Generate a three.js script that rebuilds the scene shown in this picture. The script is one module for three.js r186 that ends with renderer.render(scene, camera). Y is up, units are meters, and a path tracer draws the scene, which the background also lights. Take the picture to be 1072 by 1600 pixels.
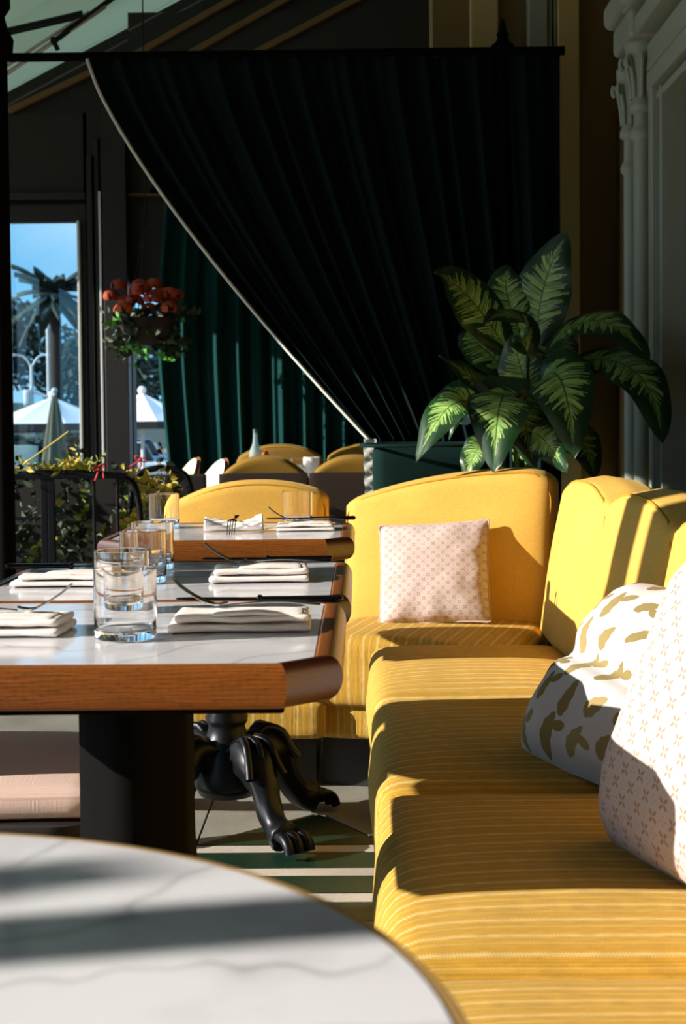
import * as THREE from 'three';
import { mergeGeometries, mergeVertices } from 'three/addons/utils/BufferGeometryUtils.js';
import { RoundedBoxGeometry } from 'three/addons/geometries/RoundedBoxGeometry.js';

// ---------------------------------------------------------------- camera, sky, sun, exposure
const scene = new THREE.Scene();
const camera = new THREE.PerspectiveCamera(39.6, 1072 / 1600, 0.05, 400);
camera.position.set(0, 1.02, 0);
camera.rotation.order = 'YXZ';
camera.rotation.set(-2.0 * Math.PI / 180, 0.62 * Math.PI / 180, -0.55 * Math.PI / 180);
camera.setFocalLength(50); camera.fov = 39.6; camera.updateProjectionMatrix();
camera.setViewOffset(1072, 1600, 0, 65, 1072, 1600);
camera.focus = 2.7; camera.userData.fStop = 9;
scene.add(camera);

function clampi(v, a, b) { return v < a ? a : v > b ? b : v; }
const skyW = 512, skyH = 256, skyData = new Float32Array(skyW * skyH * 4);
function hash(x, y, s) { let h = (x * 374761393 + y * 668265263 + s * 974634777) | 0; h = Math.imul(h ^ (h >>> 13), 1274126177); return ((h ^ (h >>> 16)) >>> 0) / 4294967295; }
function vnoise(x, y, s, px = 0) {
  const xi = Math.floor(x), yi = Math.floor(y), fx = x - xi, fy = y - yi, u = fx * fx * (3 - 2 * fx), v = fy * fy * (3 - 2 * fy);
  const w = (i) => px ? ((i % px) + px) % px : i;
  const a = hash(w(xi), yi, s), b = hash(w(xi + 1), yi, s), c = hash(w(xi), yi + 1, s), d = hash(w(xi + 1), yi + 1, s);
  return a + (b - a) * u + (c - a) * v + (a - b - c + d) * u * v;
}
function fbm(x, y, s, o = 4) { let t = 0, a = .5; for (let i = 0; i < o; i++) { t += a * vnoise(x, y, s + i); x *= 2.03; y *= 2.03; a *= .5; } return t; }
for (let j = 0; j < skyH; j++) for (let i = 0; i < skyW; i++) {
  const el = ((j + .5) / skyH - .5) * Math.PI, k = (j * skyW + i) * 4, t = Math.max(0, Math.sin(el));
  const up = Math.pow(t, .45);
  let r = .17 - .12 * up, g = .42 - .14 * up, b = .61 - .06 * up;
  let n = 0, a = .5, fx = 40, fy = 24; for (let o = 0; o < 4; o++) { n += a * vnoise(i / skyW * fx, j / skyH * fy * 1.0, 11 + o, fx); fx *= 2; fy *= 2; a *= .5; }
  const c = clampi((n - .37) * 3.4, 0, 1) * (el > 0 ? 1 : 0) * .75;
  r += (.66 - r) * c; g += (.76 - g) * c; b += (.84 - b) * c;
  if (el < 0) { r = .20; g = .20; b = .19; }
  skyData[k] = r; skyData[k + 1] = g; skyData[k + 2] = b; skyData[k + 3] = 1;
}
const skyTex = new THREE.DataTexture(skyData, skyW, skyH, THREE.RGBAFormat, THREE.FloatType);
skyTex.mapping = THREE.EquirectangularReflectionMapping; skyTex.magFilter = THREE.LinearFilter; skyTex.needsUpdate = true;
scene.background = skyTex; scene.environment = skyTex;
scene.backgroundIntensity = 1.85; scene.environmentIntensity = 1.85;

const sun = new THREE.DirectionalLight(new THREE.Color(1.0, .91, .81), 9.4);   // low afternoon sun through the open left side
sun.name = 'sun'; sun.position.set(-20, 8.0, 4.0 - 2.5); sun.target.position.set(0, 0, -2.5);
sun.castShadow = true; sun.shadow.radius = 1; sun.shadow.mapSize.set(2048, 2048);
Object.assign(sun.shadow.camera, { left: -9, right: 9, top: 7, bottom: -7, near: 1, far: 60 });
scene.add(sun, sun.target);

const renderer = new THREE.WebGLRenderer({ antialias: true });
renderer.toneMapping = THREE.LinearToneMapping; renderer.toneMappingExposure = 1.06;
renderer.shadowMap.enabled = true;

// ---------------------------------------------------------------- helpers
let seed = 7; const rnd = () => { seed = (seed * 16807) % 2147483647; return seed / 2147483647; };
const rr = (a, b) => a + (b - a) * rnd();
const V = (x, y, z) => new THREE.Vector3(x, y, z);
const used = new Map();
function numbered(n) { const c = used.get(n) || 0; used.set(n, c + 1); return c ? n + '_' + String(c).padStart(3, '0') : n; }
function clean(n) { return n.replace(/_\d{3}$/, ''); }
function shadow(o) { o.traverse((c) => { if (c.isMesh) { c.castShadow = true; c.receiveShadow = true; } }); return o; }
function tag(o, label, category, group, kind) { o.userData.label = label; o.userData.category = category; if (group) o.userData.group = group; if (kind) o.userData.kind = kind; return o; }
function thing(name, label, category, pos = [0, 0, 0], turn = 0, group) {
  const o = new THREE.Group(); o.name = numbered(name); o.position.set(...pos); o.rotation.y = turn; scene.add(o); return tag(o, label, category, group);
}
function mesh(name, geo, mat, parent = scene, pos, rot) {
  const m = new THREE.Mesh(Array.isArray(geo) ? merge(geo) : geo, mat); m.castShadow = m.receiveShadow = true;
  if (parent === scene) m.name = numbered(name);
  else { const k = parent.userData._n || (parent.userData._n = {}); const c = k[name] || 0; k[name] = c + 1; m.name = c ? name + '_' + String(c).padStart(3, '0') : name; }
  if (pos) m.position.set(...pos); if (rot) m.rotation.set(...rot); parent.add(m); return m;
}
function struct(name, geo, mat, pos) { const m = mesh(name, geo, mat, scene, pos); m.userData.kind = 'structure'; return m; }
function copy(o, label, pos, turn) {
  const c = o.clone(); c.name = numbered(clean(o.name)); c.userData = { ...o.userData, label }; scene.add(c);
  if (pos) c.position.set(...pos); if (turn !== undefined) c.rotation.y = turn; return c;
}
function merge(list) {
  const gs = list.map((g) => { let h = g.index ? g.toNonIndexed() : g; const keep = new THREE.BufferGeometry(); for (const k of ['position', 'normal', 'uv']) keep.setAttribute(k, h.attributes[k] || new THREE.BufferAttribute(new Float32Array(h.attributes.position.count * (k === 'uv' ? 2 : 3)), k === 'uv' ? 2 : 3)); return keep; });
  return mergeGeometries(gs);
}
const move = (g, x, y, z) => g.translate(x, y, z);
function box(x0, x1, y0, y1, z0, z1, r = 0) {   // metres, uv in metres
  const w = x1 - x0, h = y1 - y0, d = Math.abs(z1 - z0);
  const g = r ? new RoundedBoxGeometry(w, h, d, 2, Math.min(r, w / 2.01, h / 2.01, d / 2.01)) : new THREE.BoxGeometry(w, h, d);
  g.translate((x0 + x1) / 2, (y0 + y1) / 2, (z0 + z1) / 2); return boxUV(g);
}
function boxUV(g) {
  const p = g.attributes.position, n = g.attributes.normal, uv = new Float32Array(p.count * 2);
  for (let i = 0; i < p.count; i++) {
    const ax = Math.abs(n.getX(i)), ay = Math.abs(n.getY(i)), az = Math.abs(n.getZ(i));
    const [a, b] = ay >= ax && ay >= az ? [p.getX(i), p.getZ(i)] : ax >= az ? [p.getZ(i), p.getY(i)] : [p.getX(i), p.getY(i)];
    uv[2 * i] = a; uv[2 * i + 1] = b;
  }
  g.setAttribute('uv', new THREE.BufferAttribute(uv, 2)); return g;
}
// grid(nu, nv, f) -> surface; f(u, v) gives [x, y, z] or [x, y, z, s, t]
function grid(nu, nv, f, closeU = false) {
  const pos = [], uv = [], idx = [];
  for (let j = 0; j <= nv; j++) for (let i = 0; i <= nu; i++) { const q = f(i / nu, j / nv); pos.push(q[0], q[1], q[2]); uv.push(q[3] ?? i / nu, q[4] ?? j / nv); }
  for (let j = 0; j < nv; j++) for (let i = 0; i < nu; i++) { const a = j * (nu + 1) + i, b = a + 1, c = a + nu + 1, d = c + 1; idx.push(a, b, d, a, d, c); }
  const g = new THREE.BufferGeometry(); g.setAttribute('position', new THREE.Float32BufferAttribute(pos, 3)); g.setAttribute('uv', new THREE.Float32BufferAttribute(uv, 2)); g.setIndex(idx); g.computeVertexNormals();
  if (closeU) { const n = g.attributes.normal; for (let j = 0; j <= nv; j++) { const a = j * (nu + 1), b = a + nu; const v = V(n.getX(a) + n.getX(b), n.getY(a) + n.getY(b), n.getZ(a) + n.getZ(b)).normalize(); n.setXYZ(a, v.x, v.y, v.z); n.setXYZ(b, v.x, v.y, v.z); } }
  return g;
}
function tube(pts, r, seg = 24, rad = 8, closed = false) { return new THREE.TubeGeometry(new THREE.CatmullRomCurve3(pts.map((p) => V(...p)), closed), seg, r, rad, closed); }
function rod(a, b, r, rad = 8, r2 = r) {
  const A = V(...a), B = V(...b), d = B.clone().sub(A), L = d.length(); const g = new THREE.CylinderGeometry(r2, r, L, rad);
  g.translate(0, L / 2, 0); g.applyQuaternion(new THREE.Quaternion().setFromUnitVectors(V(0, 1, 0), d.normalize())); g.translate(A.x, A.y, A.z); return g;
}
function lathe(pts, seg = 40) { return new THREE.LatheGeometry(pts.map((p) => new THREE.Vector2(...p)), seg); }
// a box with rounded edges and many vertices; deform(x, y, z) bends it; uv(x, y, z, n) in metres
function soft(w, h, d, r, nx, ny, nz, deform, uvf) {
  let g = new THREE.BoxGeometry(w, h, d, nx, ny, nz); g.deleteAttribute('uv'); g.deleteAttribute('normal'); g = mergeVertices(g, 1e-5);
  const p = g.attributes.position, o = [];
  for (let i = 0; i < p.count; i++) {
    let x = p.getX(i), y = p.getY(i), z = p.getZ(i);
    const cx = clampi(x, -w / 2 + r, w / 2 - r), cy = clampi(y, -h / 2 + r, h / 2 - r), cz = clampi(z, -d / 2 + r, d / 2 - r);
    let dx = x - cx, dy = y - cy, dz = z - cz; const l = Math.hypot(dx, dy, dz);
    if (l > 1e-6) { x = cx + dx / l * r; y = cy + dy / l * r; z = cz + dz / l * r; }
    o.push([x, y, z]); const q = deform ? deform(x, y, z) : [x, y, z]; p.setXYZ(i, ...q);
  }
  g.computeVertexNormals();
  const uv = new Float32Array(p.count * 2); for (let i = 0; i < p.count; i++) { const q = uvf ? uvf(...o[i]) : [o[i][0], o[i][1]]; uv[2 * i] = q[0]; uv[2 * i + 1] = q[1]; }
  g.setAttribute('uv', new THREE.BufferAttribute(uv, 2)); return g;
}
function prism(pts, y0, y1, bevel = .002) {   // polygon in x,z extruded upwards
  const s = new THREE.Shape(); pts.forEach(([x, z], i) => i ? s.lineTo(x, -z) : s.moveTo(x, -z));
  const g = new THREE.ExtrudeGeometry(s, { depth: y1 - y0 - 2 * bevel, bevelEnabled: bevel > 0, bevelSize: bevel, bevelThickness: bevel, bevelOffset: -bevel, bevelSegments: 1 });
  g.rotateX(-Math.PI / 2); g.translate(0, y0 + bevel, 0); return boxUV(g);
}

// ---------------------------------------------------------------- textures and materials
function canvas(w, h, draw) { const c = document.createElement('canvas'); c.width = w; c.height = h; draw(c.getContext('2d'), w, h); return c; }
function tex(c, srgb = true, rx = 1, ry = 1) { const t = new THREE.CanvasTexture(c); if (srgb) t.colorSpace = THREE.SRGBColorSpace; t.wrapS = t.wrapT = THREE.RepeatWrapping; t.repeat.set(rx, ry); t.magFilter = THREE.LinearFilter; return t; }
function dataTex(w, h, f, srgb = true, rx = 1, ry = 1) {
  const d = new Uint8Array(w * h * 4); for (let j = 0; j < h; j++) for (let i = 0; i < w; i++) { const c = f(i / w, j / h, i, j), k = (j * w + i) * 4; d[k] = clampi(c[0], 0, 255); d[k + 1] = clampi(c[1], 0, 255); d[k + 2] = clampi(c[2], 0, 255); d[k + 3] = 255; }
  const t = new THREE.DataTexture(d, w, h); if (srgb) t.colorSpace = THREE.SRGBColorSpace; t.wrapS = t.wrapT = THREE.RepeatWrapping; t.repeat.set(rx, ry); t.magFilter = THREE.LinearFilter; t.minFilter = THREE.LinearMipmapLinearFilter; t.generateMipmaps = true; t.needsUpdate = true; return t;
}
function tile(w, f) { return f; }
const pn = (u, v, f, s) => vnoise(u * f, v * f, s, f) ;
function pfbm(u, v, f, s, o = 4) { let t = 0, a = .5, F = f; for (let i = 0; i < o; i++) { const xi = u * F, yi = v * F; const X = Math.floor(xi), Y = Math.floor(yi), fx = xi - X, fy = yi - Y, a1 = fx * fx * (3 - 2 * fx), b1 = fy * fy * (3 - 2 * fy); const m = (k) => ((k % F) + F) % F; const A = hash(m(X), m(Y), s + i), B = hash(m(X + 1), m(Y), s + i), C = hash(m(X), m(Y + 1), s + i), D = hash(m(X + 1), m(Y + 1), s + i); t += a * (A + (B - A) * a1 + (C - A) * b1 + (A - B - C + D) * a1 * b1); F *= 2; a *= .5; } return t; }
const std = (o) => new THREE.MeshStandardMaterial({ roughness: .7, ...o });
const phys = (o) => new THREE.MeshPhysicalMaterial({ roughness: .6, ...o });

const marbleTex = dataTex(512, 512, (u, v) => {
  const w = pfbm(u, v, 3, 5, 4), n = pfbm(u, v, 6, 21, 5); const vein = Math.pow(1 - Math.abs(Math.sin((u * 2 + v * 4 + w * 2.2) * Math.PI)), 9);
  const cloud = clampi((n - .5) * 2.2, -.5, .6), k = 228 - 46 * vein * (n + .3) - 30 * Math.max(0, cloud) + 4 * (hash(u * 512, v * 512, 3) - .5);
  return [k - 2, k - 1, k + 4];
}, true, 2, 2);
const woodTex = dataTex(512, 512, (u, v) => {
  const g = pfbm(u, v, 4, 31, 3), l = Math.sin((v * 26 + g * 3.0) * Math.PI * 2) * .5 + .5, fi = vnoise(u * 16, v * 256, 44, 16), po = vnoise(u * 64, v * 512, 46, 64) > .8 ? 1 : 0;
  const k = .62 + .22 * l * .6 + .22 * fi - .28 * po; return [170 * k, 98 * k, 32 * k];
}, true, 1.6, 8);
const weaveTex = dataTex(256, 512, (u, v, i, j) => {   // v runs across the stripes; 16 cm per tile
  const b = v * 4, f = b - Math.floor(b); const zig = .012 * (Math.abs(((u * 32) % 1) - .5) * 4 - 1);
  const line = Math.exp(-Math.pow((f - .5 + zig * 4) / .085, 2)) ; const line2 = .45 * Math.exp(-Math.pow((f - .95 + zig) / .05, 2));
  const rib = .5 + .5 * Math.sin(v * 44 * Math.PI * 2), th = hash(i, j, 9), g = .80 + .11 * rib + .15 * (th - .5) + .10 * (vnoise(u * 8, v * 32, 77, 8) - .5);
  const t = clampi(line + line2, 0, 1) * (.72 + .28 * (Math.sin(u * 32 * Math.PI * 2) > -.2 ? 1 : .35));
  return [(214 + 28 * t) * g, (166 + 50 * t) * g, (50 + 100 * t) * g];
}, true, 1 / .12, 1 / .16);
const weaveBump = dataTex(256, 512, (u, v, i, j) => { const r = .5 + .5 * Math.sin(v * 44 * Math.PI * 2), t = .5 + .5 * Math.sin(u * 64 * Math.PI * 2 + (Math.floor(v * 44) % 2) * Math.PI); const k = 255 * (.62 * r + .3 * t + .08 * hash(i, j, 5)); return [k, k, k]; }, false, 1 / .12, 1 / .16);
const velvetTex = dataTex(256, 256, (u, v, i, j) => { const n = pfbm(u, v, 4, 61, 5), h = hash(i, j, 4), k = .93 + .12 * (n - .5) + .09 * (h - .5); return [227 * k, 179 * k, 77 * k]; }, true, 2, 2);
const clothBump = dataTex(256, 256, (u, v, i, j) => { const k = 255 * (.5 + .25 * Math.sin(u * 128 * Math.PI) + .25 * Math.sin(v * 128 * Math.PI)) * (.8 + .2 * hash(i, j, 8)); return [k, k, k]; }, false, 1, 1);
const concrete = dataTex(256, 256, (u, v, i, j) => { const k = 255 * (.82 + .2 * (pfbm(u, v, 6, 71, 5) - .5) + .08 * (hash(i, j, 2) - .5)); return [k, k, k * .985]; });

const M = {
  marble: phys({ map: marbleTex, roughness: .11, ior: 1.55 }),
  wood: phys({ map: woodTex, roughness: .33, clearcoat: .35, clearcoatRoughness: .22 }),
  woodShaded: phys({ map: woodTex, color: 0x8a7460, roughness: .33, clearcoat: .35, clearcoatRoughness: .22 }),  // darker wood copy, paints shade on the table corners
  weave: phys({ map: weaveTex, bumpMap: weaveBump, bumpScale: .0012, roughness: .92, sheen: .25, sheenColor: new THREE.Color(.9, .7, .3), sheenRoughness: .5 }),
  velvet: phys({ map: velvetTex, roughness: .9, sheen: .3, sheenColor: new THREE.Color(1, .8, .3), sheenRoughness: .45 }),
  piping: std({ color: 0xb5851c, roughness: .9 }),
  iron: std({ color: 0x14161b, roughness: .38, metalness: .6 }),
  blackWood: phys({ color: 0x050404, roughness: .8, specularIntensity: .15 }),
  darkWood: std({ color: 0x1c120d, roughness: .6 }),
  frameDark: std({ color: 0x1a1512, roughness: .5 }),
  batten: std({ color: 0x6e5029, roughness: .7 }),
  glass: phys({ color: 0xffffff, roughness: 0, transmission: 1, thickness: .005, ior: 1.5, specularIntensity: 1 }),
  pane: phys({ color: 0xe8f2f6, roughness: 0, transmission: 1, thickness: 0, ior: 1.5 }),
  napkin: std({ color: 0xf0ebe6, bumpMap: clothBump, bumpScale: .0004, roughness: .95 }),
  steel: std({ color: 0xb8b6b2, roughness: .18, metalness: 1 }),
  blackSteel: std({ color: 0x08080a, roughness: .22, metalness: .3 }),
  teal: phys({ color: 0x0a2222, roughness: .9, specularIntensity: .2, sheen: .5, sheenColor: new THREE.Color(.12, .42, .42), sheenRoughness: .35 }),
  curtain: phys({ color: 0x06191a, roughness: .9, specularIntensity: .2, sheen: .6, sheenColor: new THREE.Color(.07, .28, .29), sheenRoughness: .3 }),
  lining: std({ color: 0xc9cfc9, roughness: .9 }),
  cream: std({ color: 0xc2b27a, roughness: .8 }),
  trimPale: std({ color: 0x9aa699, roughness: .55 }),
  brownWall: std({ color: 0x82724a, roughness: .8 }),
  ceiling: std({ color: 0xb2bcc2, roughness: .8 }),
  canvas: phys({ color: 0xc0d2c4, roughness: 1, transmission: .36, thickness: 0 }),
  plinth: std({ color: 0x140d09, roughness: .6 }),
  tileGrey: std({ map: concrete, color: 0xaaa89f, roughness: .35 }),
  tileWhite: std({ map: concrete, color: 0xe6ddd2, roughness: .3 }),
  tileGreen: std({ map: concrete, color: 0x1b3a2c, roughness: .35 }),
  grout: std({ color: 0x4b4740, roughness: .9 }),
  pinkSeat: std({ color: 0xdcbfb2, bumpMap: weaveBump, bumpScale: .001, roughness: .95 }),
};

// ---------------------------------------------------------------- the setting
const ROOF = (x) => 2.44 + .52 * (x + 3);
const floor = struct('floor', box(-3.25, 1.2, -.17, -.012, -8.15, 2.6), M.grout);
{
  const sheet = (name, x0, x1, z0, z1, m) => mesh(name, box(x0, x1, -.012, .0, z1, z0, .0015), m, floor);
  const g = .0025;
  for (let k = 0; k < 20; k++) {                       // stripes across the aisle beside the banquette
    const z = -3.39 + k * .175;
    for (let c = 0; c < 3; c++) { const x0 = -.86 + c * .46; sheet('tile', x0 + g, x0 + .46 - g, z + g, z + .055 - g, M.tileWhite); sheet('tile', x0 + g, x0 + .46 - g, z + .055 + g, z + .175 - g, M.tileGreen); }
  }
  for (let c = 0; c < 3; c++) {                        // green triangles that end the stripes, grey between them
    const x0 = -.86 + c * .46, x1 = x0 + .46, xm = x0 + .29, zt = -3.66, zb = -3.392;
    mesh('tile', prism([[x0 + g, zb - g], [x1 - g, zb - g], [xm, zt + g]], -.012, 0, .001), M.tileGreen, floor);
    mesh('tile', prism([[x0 + g, zb - .012], [xm - .012, zt], [x0 + g, zt]], -.012, 0, .001), M.tileGrey, floor);
    mesh('tile', prism([[x1 - g, zb - .012], [x1 - g, zt], [xm + .012, zt]], -.012, 0, .001), M.tileGrey, floor);
  }
  for (let i = 0; i < 4; i++) for (let j = 0; j < 14; j++) { const x0 = -3.1 + i * .56, z0 = -7.35 + j * .56; sheet('tile', x0 + g, x0 + .56 - g, z0 + g, z0 + .56 - g, M.tileGrey); }
  for (let i = 0; i < 3; i++) for (let j = 0; j < 7; j++) { const x0 = -.86 + i * .46, z0 = -7.35 + j * .527; sheet('tile', x0 + g, x0 + .46 - g, z0 + g, z0 + .527 - g, M.tileGrey); }
}
// sloping roof: pale boards, each its own piece, then a dark timber end
const roof = struct('ceiling', grid(1, 1, (u, v) => { const x = -3.05 + 4.35 * u, z = 2.6 - 8.55 * v; return [x, ROOF(x) + .09, z]; }), M.darkWood);
{
  const slope = Math.atan(.52), L = 4.3 / Math.cos(slope);
  const bg = boxUV(new RoundedBoxGeometry(L, .03, .448, 1, .004)), cg = boxUV(new RoundedBoxGeometry(L, .06, .06, 1, .006));
  for (let k = 0; k < 27; k++) { const z = 2.30 - k * .455; mesh('plank', bg, z < -6.1 ? M.canvas : M.ceiling, roof, [-.9, ROOF(-.9) + .05, z], [0, 0, slope]); }
  for (let k = 0; k < 7; k++) mesh('rafter', cg, M.darkWood, roof, [-.9, ROOF(-.9) + .005, 1.5 - k * 1.15 - .05], [0, 0, slope]);
}
// left side: open bays between posts under an eave beam
struct('trim_1', box(-3.06, -2.96, 2.405, 2.465, -8.1, 2.6, .01), M.darkWood);
for (const [z, w] of [[1.9, .12], [-.19, .06], [-2.01, .14], [-2.26, .17], [-5.4, .1], [-6.9, .1]]) {
  const p = struct('wall_left_post', [box(-3.06, -2.95, 0, 2.41, z - w / 2, z + w / 2, .008), box(-3.1, -2.92, 0, .22, z - w / 2 - .03, z + w / 2 + .03, .008), box(-3.1, -2.92, 1.98, 2.06, z - w / 2 - .025, z + w / 2 + .025, .008)], M.darkWood);
}
// end wall with a window and an opening
const EZ = -8; let GABLE;
const wallBack = struct('wall_back', [
  box(-3.1, -1.97, 0, 2.3, EZ - .1, EZ + .02), box(-1.97, -1.5, 2.17, 2.75, EZ - .1, EZ + .02), box(-1.97, -1.5, 0, .14, EZ - .1, EZ + .02),
  box(-1.52, -1.26, 0, 2.75, EZ - .1, EZ + .02), box(-1.26, .02, 1.8, 3.3, EZ - .1, EZ + .02), box(.02, 1.1, 0, 3.9, EZ - .1, EZ + .02),
  (() => { const s = new THREE.Shape(); s.moveTo(-3.1, 2.28); s.lineTo(-1.6, 2.28); s.lineTo(-1.6, 2.7); s.lineTo(.1, 2.7); s.lineTo(1.2, 2.7); s.lineTo(1.2, ROOF(1.2) - .15); s.lineTo(-3.1, ROOF(-3.1) - .15); const g = new THREE.ExtrudeGeometry(s, { depth: .1, bevelEnabled: false }); g.translate(0, 0, EZ - .09); GABLE = boxUV(g); return box(-3.1, -1.97, 2.2, 2.3, EZ - .1, EZ + .02); })(),
], M.darkWood);
mesh('gable', GABLE, M.plinth, wallBack);
{
  const bat = (x0, y0, x1, y1, m) => { const L = Math.hypot(x1 - x0, y1 - y0); mesh('batten', boxUV(new RoundedBoxGeometry(L, .035, .03, 1, .004)), m, wallBack, [(x0 + x1) / 2, (y0 + y1) / 2, EZ + .035], [0, 0, Math.atan2(y1 - y0, x1 - x0)]); };
  bat(-1.28, 3.03, -.2, 3.62, M.batten); bat(-.98, 3.03, .1, 3.62, M.batten); bat(-.62, 3.03, .3, 3.5, M.batten); bat(-1.93, 2.76, -1.44, 2.98, M.batten); bat(-.75, 3.5, .1, 3.97, M.batten);
  mesh('ledge', box(-1.29, -.1, 2.28, 2.295, EZ + .02, EZ + .06, .003), M.batten, wallBack);
}
{ // window: frame members, sash, pane
  const w = new THREE.Group(); w.name = 'window_1'; w.userData.kind = 'structure'; scene.add(w);
  const fr = (x0, x1, y0, y1, d, m = M.frameDark) => mesh('window_frame', box(x0, x1, y0, y1, EZ, EZ + d, .004), m, w);
  fr(-2.02, -1.94, .1, 2.24, .06); fr(-1.54, -1.5, .1, 2.24, .07); fr(-1.49, -1.46, .0, 2.5, .10); fr(-1.45, -1.425, .0, 2.6, .085); fr(-1.42, -1.40, 0, 2.6, .07); fr(-1.395, -1.265, 0, 2.75, .14);
  fr(-1.94, -1.54, 2.14, 2.24, .06); fr(-1.98, -1.5, 2.26, 2.3, .09); fr(-1.94, -1.54, .1, .2, .06); fr(-1.99, -1.5, .14, .17, .1);
  for (const [a, b] of [[-1.545, -1.533], [-1.423, -1.411]]) mesh('lit_edge_strip', box(a, b, .2, a < -1.5 ? 2.14 : 2.3, EZ, EZ + .115, .002), std({ color: 0xd9dedc, roughness: .5 }), w);  // pale strips paint the sunlit edges of the frame
  mesh('window_pane', box(-1.945, -1.535, .19, 2.15, EZ - .03, EZ - .025), M.pane, w);
}
// right side: building front with columns and a big framed window
const RX = 1.0;
struct('wall_right', [box(RX, RX + .25, 2.12, 4.6, -4.76, 2.6), box(RX, RX + .25, 0, 4.6, -8.1, -4.76), box(RX + .05, RX + .25, 0, .5, -4.76, 2.6)], M.brownWall);
{
  const w = new THREE.Group(); w.name = 'window_2'; w.userData.kind = 'structure'; scene.add(w);
  const fr = (z0, z1, y0, y1, x, m = M.trimPale) => mesh('window_frame', box(RX - x, RX + .1, y0, y1, z0, z1, .005), m, w);
  fr(-4.76, -4.70, .4, 2.12, .03); fr(-4.67, -4.655, .4, 2.1, .012); fr(-4.63, -4.61, .4, 2.08, .02); fr(-4.34, -4.325, .4, 2.06, -.02);
  fr(-4.76, 2.5, 2.10, 2.16, .035); fr(-4.70, 2.5, 2.06, 2.085, .015); fr(-4.6, 2.5, .45, .55, .02);
  for (let k = 0; k < 4; k++) mesh('window_panel', box(RX + .06, RX + .09, .5, 2.07, -4.61 + k * 1.75, -4.61 + k * 1.75 + 1.72, .004), phys({ color: 0x3c352c, roughness: .35 }), w);
  const corn = struct('trim_2', [box(RX - .03, RX + .05, 2.17, 2.26, -4.8, 2.5, .008), box(RX - .08, RX + .05, 2.28, 2.34, -4.8, 2.5, .01), box(RX - .11, RX + .05, 2.36, 2.50, -4.8, 2.5, .015), box(RX - .15, RX + .05, 2.52, 2.6, -4.8, 2.5, .02)], M.trimPale);
  // twin colonnettes with carved capitals
  const col = (x, z, r, yr, yc) => {
    const c = new THREE.Group(); c.name = numbered('trim_column'); c.userData.kind = 'structure'; c.position.set(x, 0, z); scene.add(c);
    mesh('shaft', lathe([[0, 0], [r * 1.5, 0], [r * 1.5, .1], [r * 1.15, .14], [r, .2], [r, yr], [r * 1.35, yr + .008], [r * 1.45, yr + .025], [r * 1.2, yr + .04], [r * .98, yr + .05], [r * .95, yc]], 28), M.trimPale, c);
    mesh('capital', lathe([[r * .95, yc], [r * 1.5, yc + .01], [r * 1.5, yc + .03], [r * 1.1, yc + .05], [r * 1.15, yc + .12], [r * 1.9, yc + .21], [r * 2.0, yc + .24], [r * 1.6, yc + .25], [0, yc + .25]], 28), M.trimPale, c);
    for (let k = 0; k < 8; k++) { const a = k * Math.PI / 4 + .2; mesh('leaf_scroll', tube([[Math.cos(a) * r * 1.1, yc + .05, Math.sin(a) * r * 1.1], [Math.cos(a) * r * 1.4, yc + .12, Math.sin(a) * r * 1.4], [Math.cos(a) * r * 2.1, yc + .19, Math.sin(a) * r * 2.1], [Math.cos(a) * r * 2.4, yc + .165, Math.sin(a) * r * 2.4], [Math.cos(a) * r * 2.1, yc + .15, Math.sin(a) * r * 2.1]], .009, 14, 6), M.trimPale, c); }
  };
  col(.955, -4.97, .026, 1.86, 1.98); col(.965, -4.83, .03, 1.95, 2.04);
  struct('trim_3', [box(.9, 1.02, 2.27, 2.37, -5.02, -4.72, .02), box(.87, 1.02, 2.37, 2.46, -5.05, -4.7, .03)], M.trimPale);
  // return wall behind the curtain, stepped pilasters
  struct('wall_pier', [box(.30, 1.05, 0, 4.2, -5.75, -5.5)], M.brownWall);
  struct('trim_4', [box(.44, .545, 0, 4.1, -5.5, -5.44, .006)], M.cream);
  struct('trim_5', [box(.655, .73, 0, 4.1, -5.5, -5.42, .008), box(.735, .75, 0, 4.1, -5.5, -5.45, .004), box(.755, .763, 0, 4.1, -5.5, -5.435, .003)], M.trimPale);
  struct('trim_6', [box(.765, .845, 0, 4.1, -5.5, -5.40, .006)], M.cream);
}
struct('wall_front', box(-3.2, 1.2, 0, 4.6, 2.5, 2.62), M.brownWall);
// ground outside
struct('ground', box(-120, 60, -1.4, -1.2, -220, 60), std({ map: (() => { const t = concrete.clone(); t.repeat.set(.3, .3); return t; })(), color: 0x8d8578, roughness: .9 }));
struct('terrace_outside', box(-9, -3.25, -.6, -.04, -9, 4), std({ map: concrete, color: 0xb5a894, roughness: .9 }));

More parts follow.
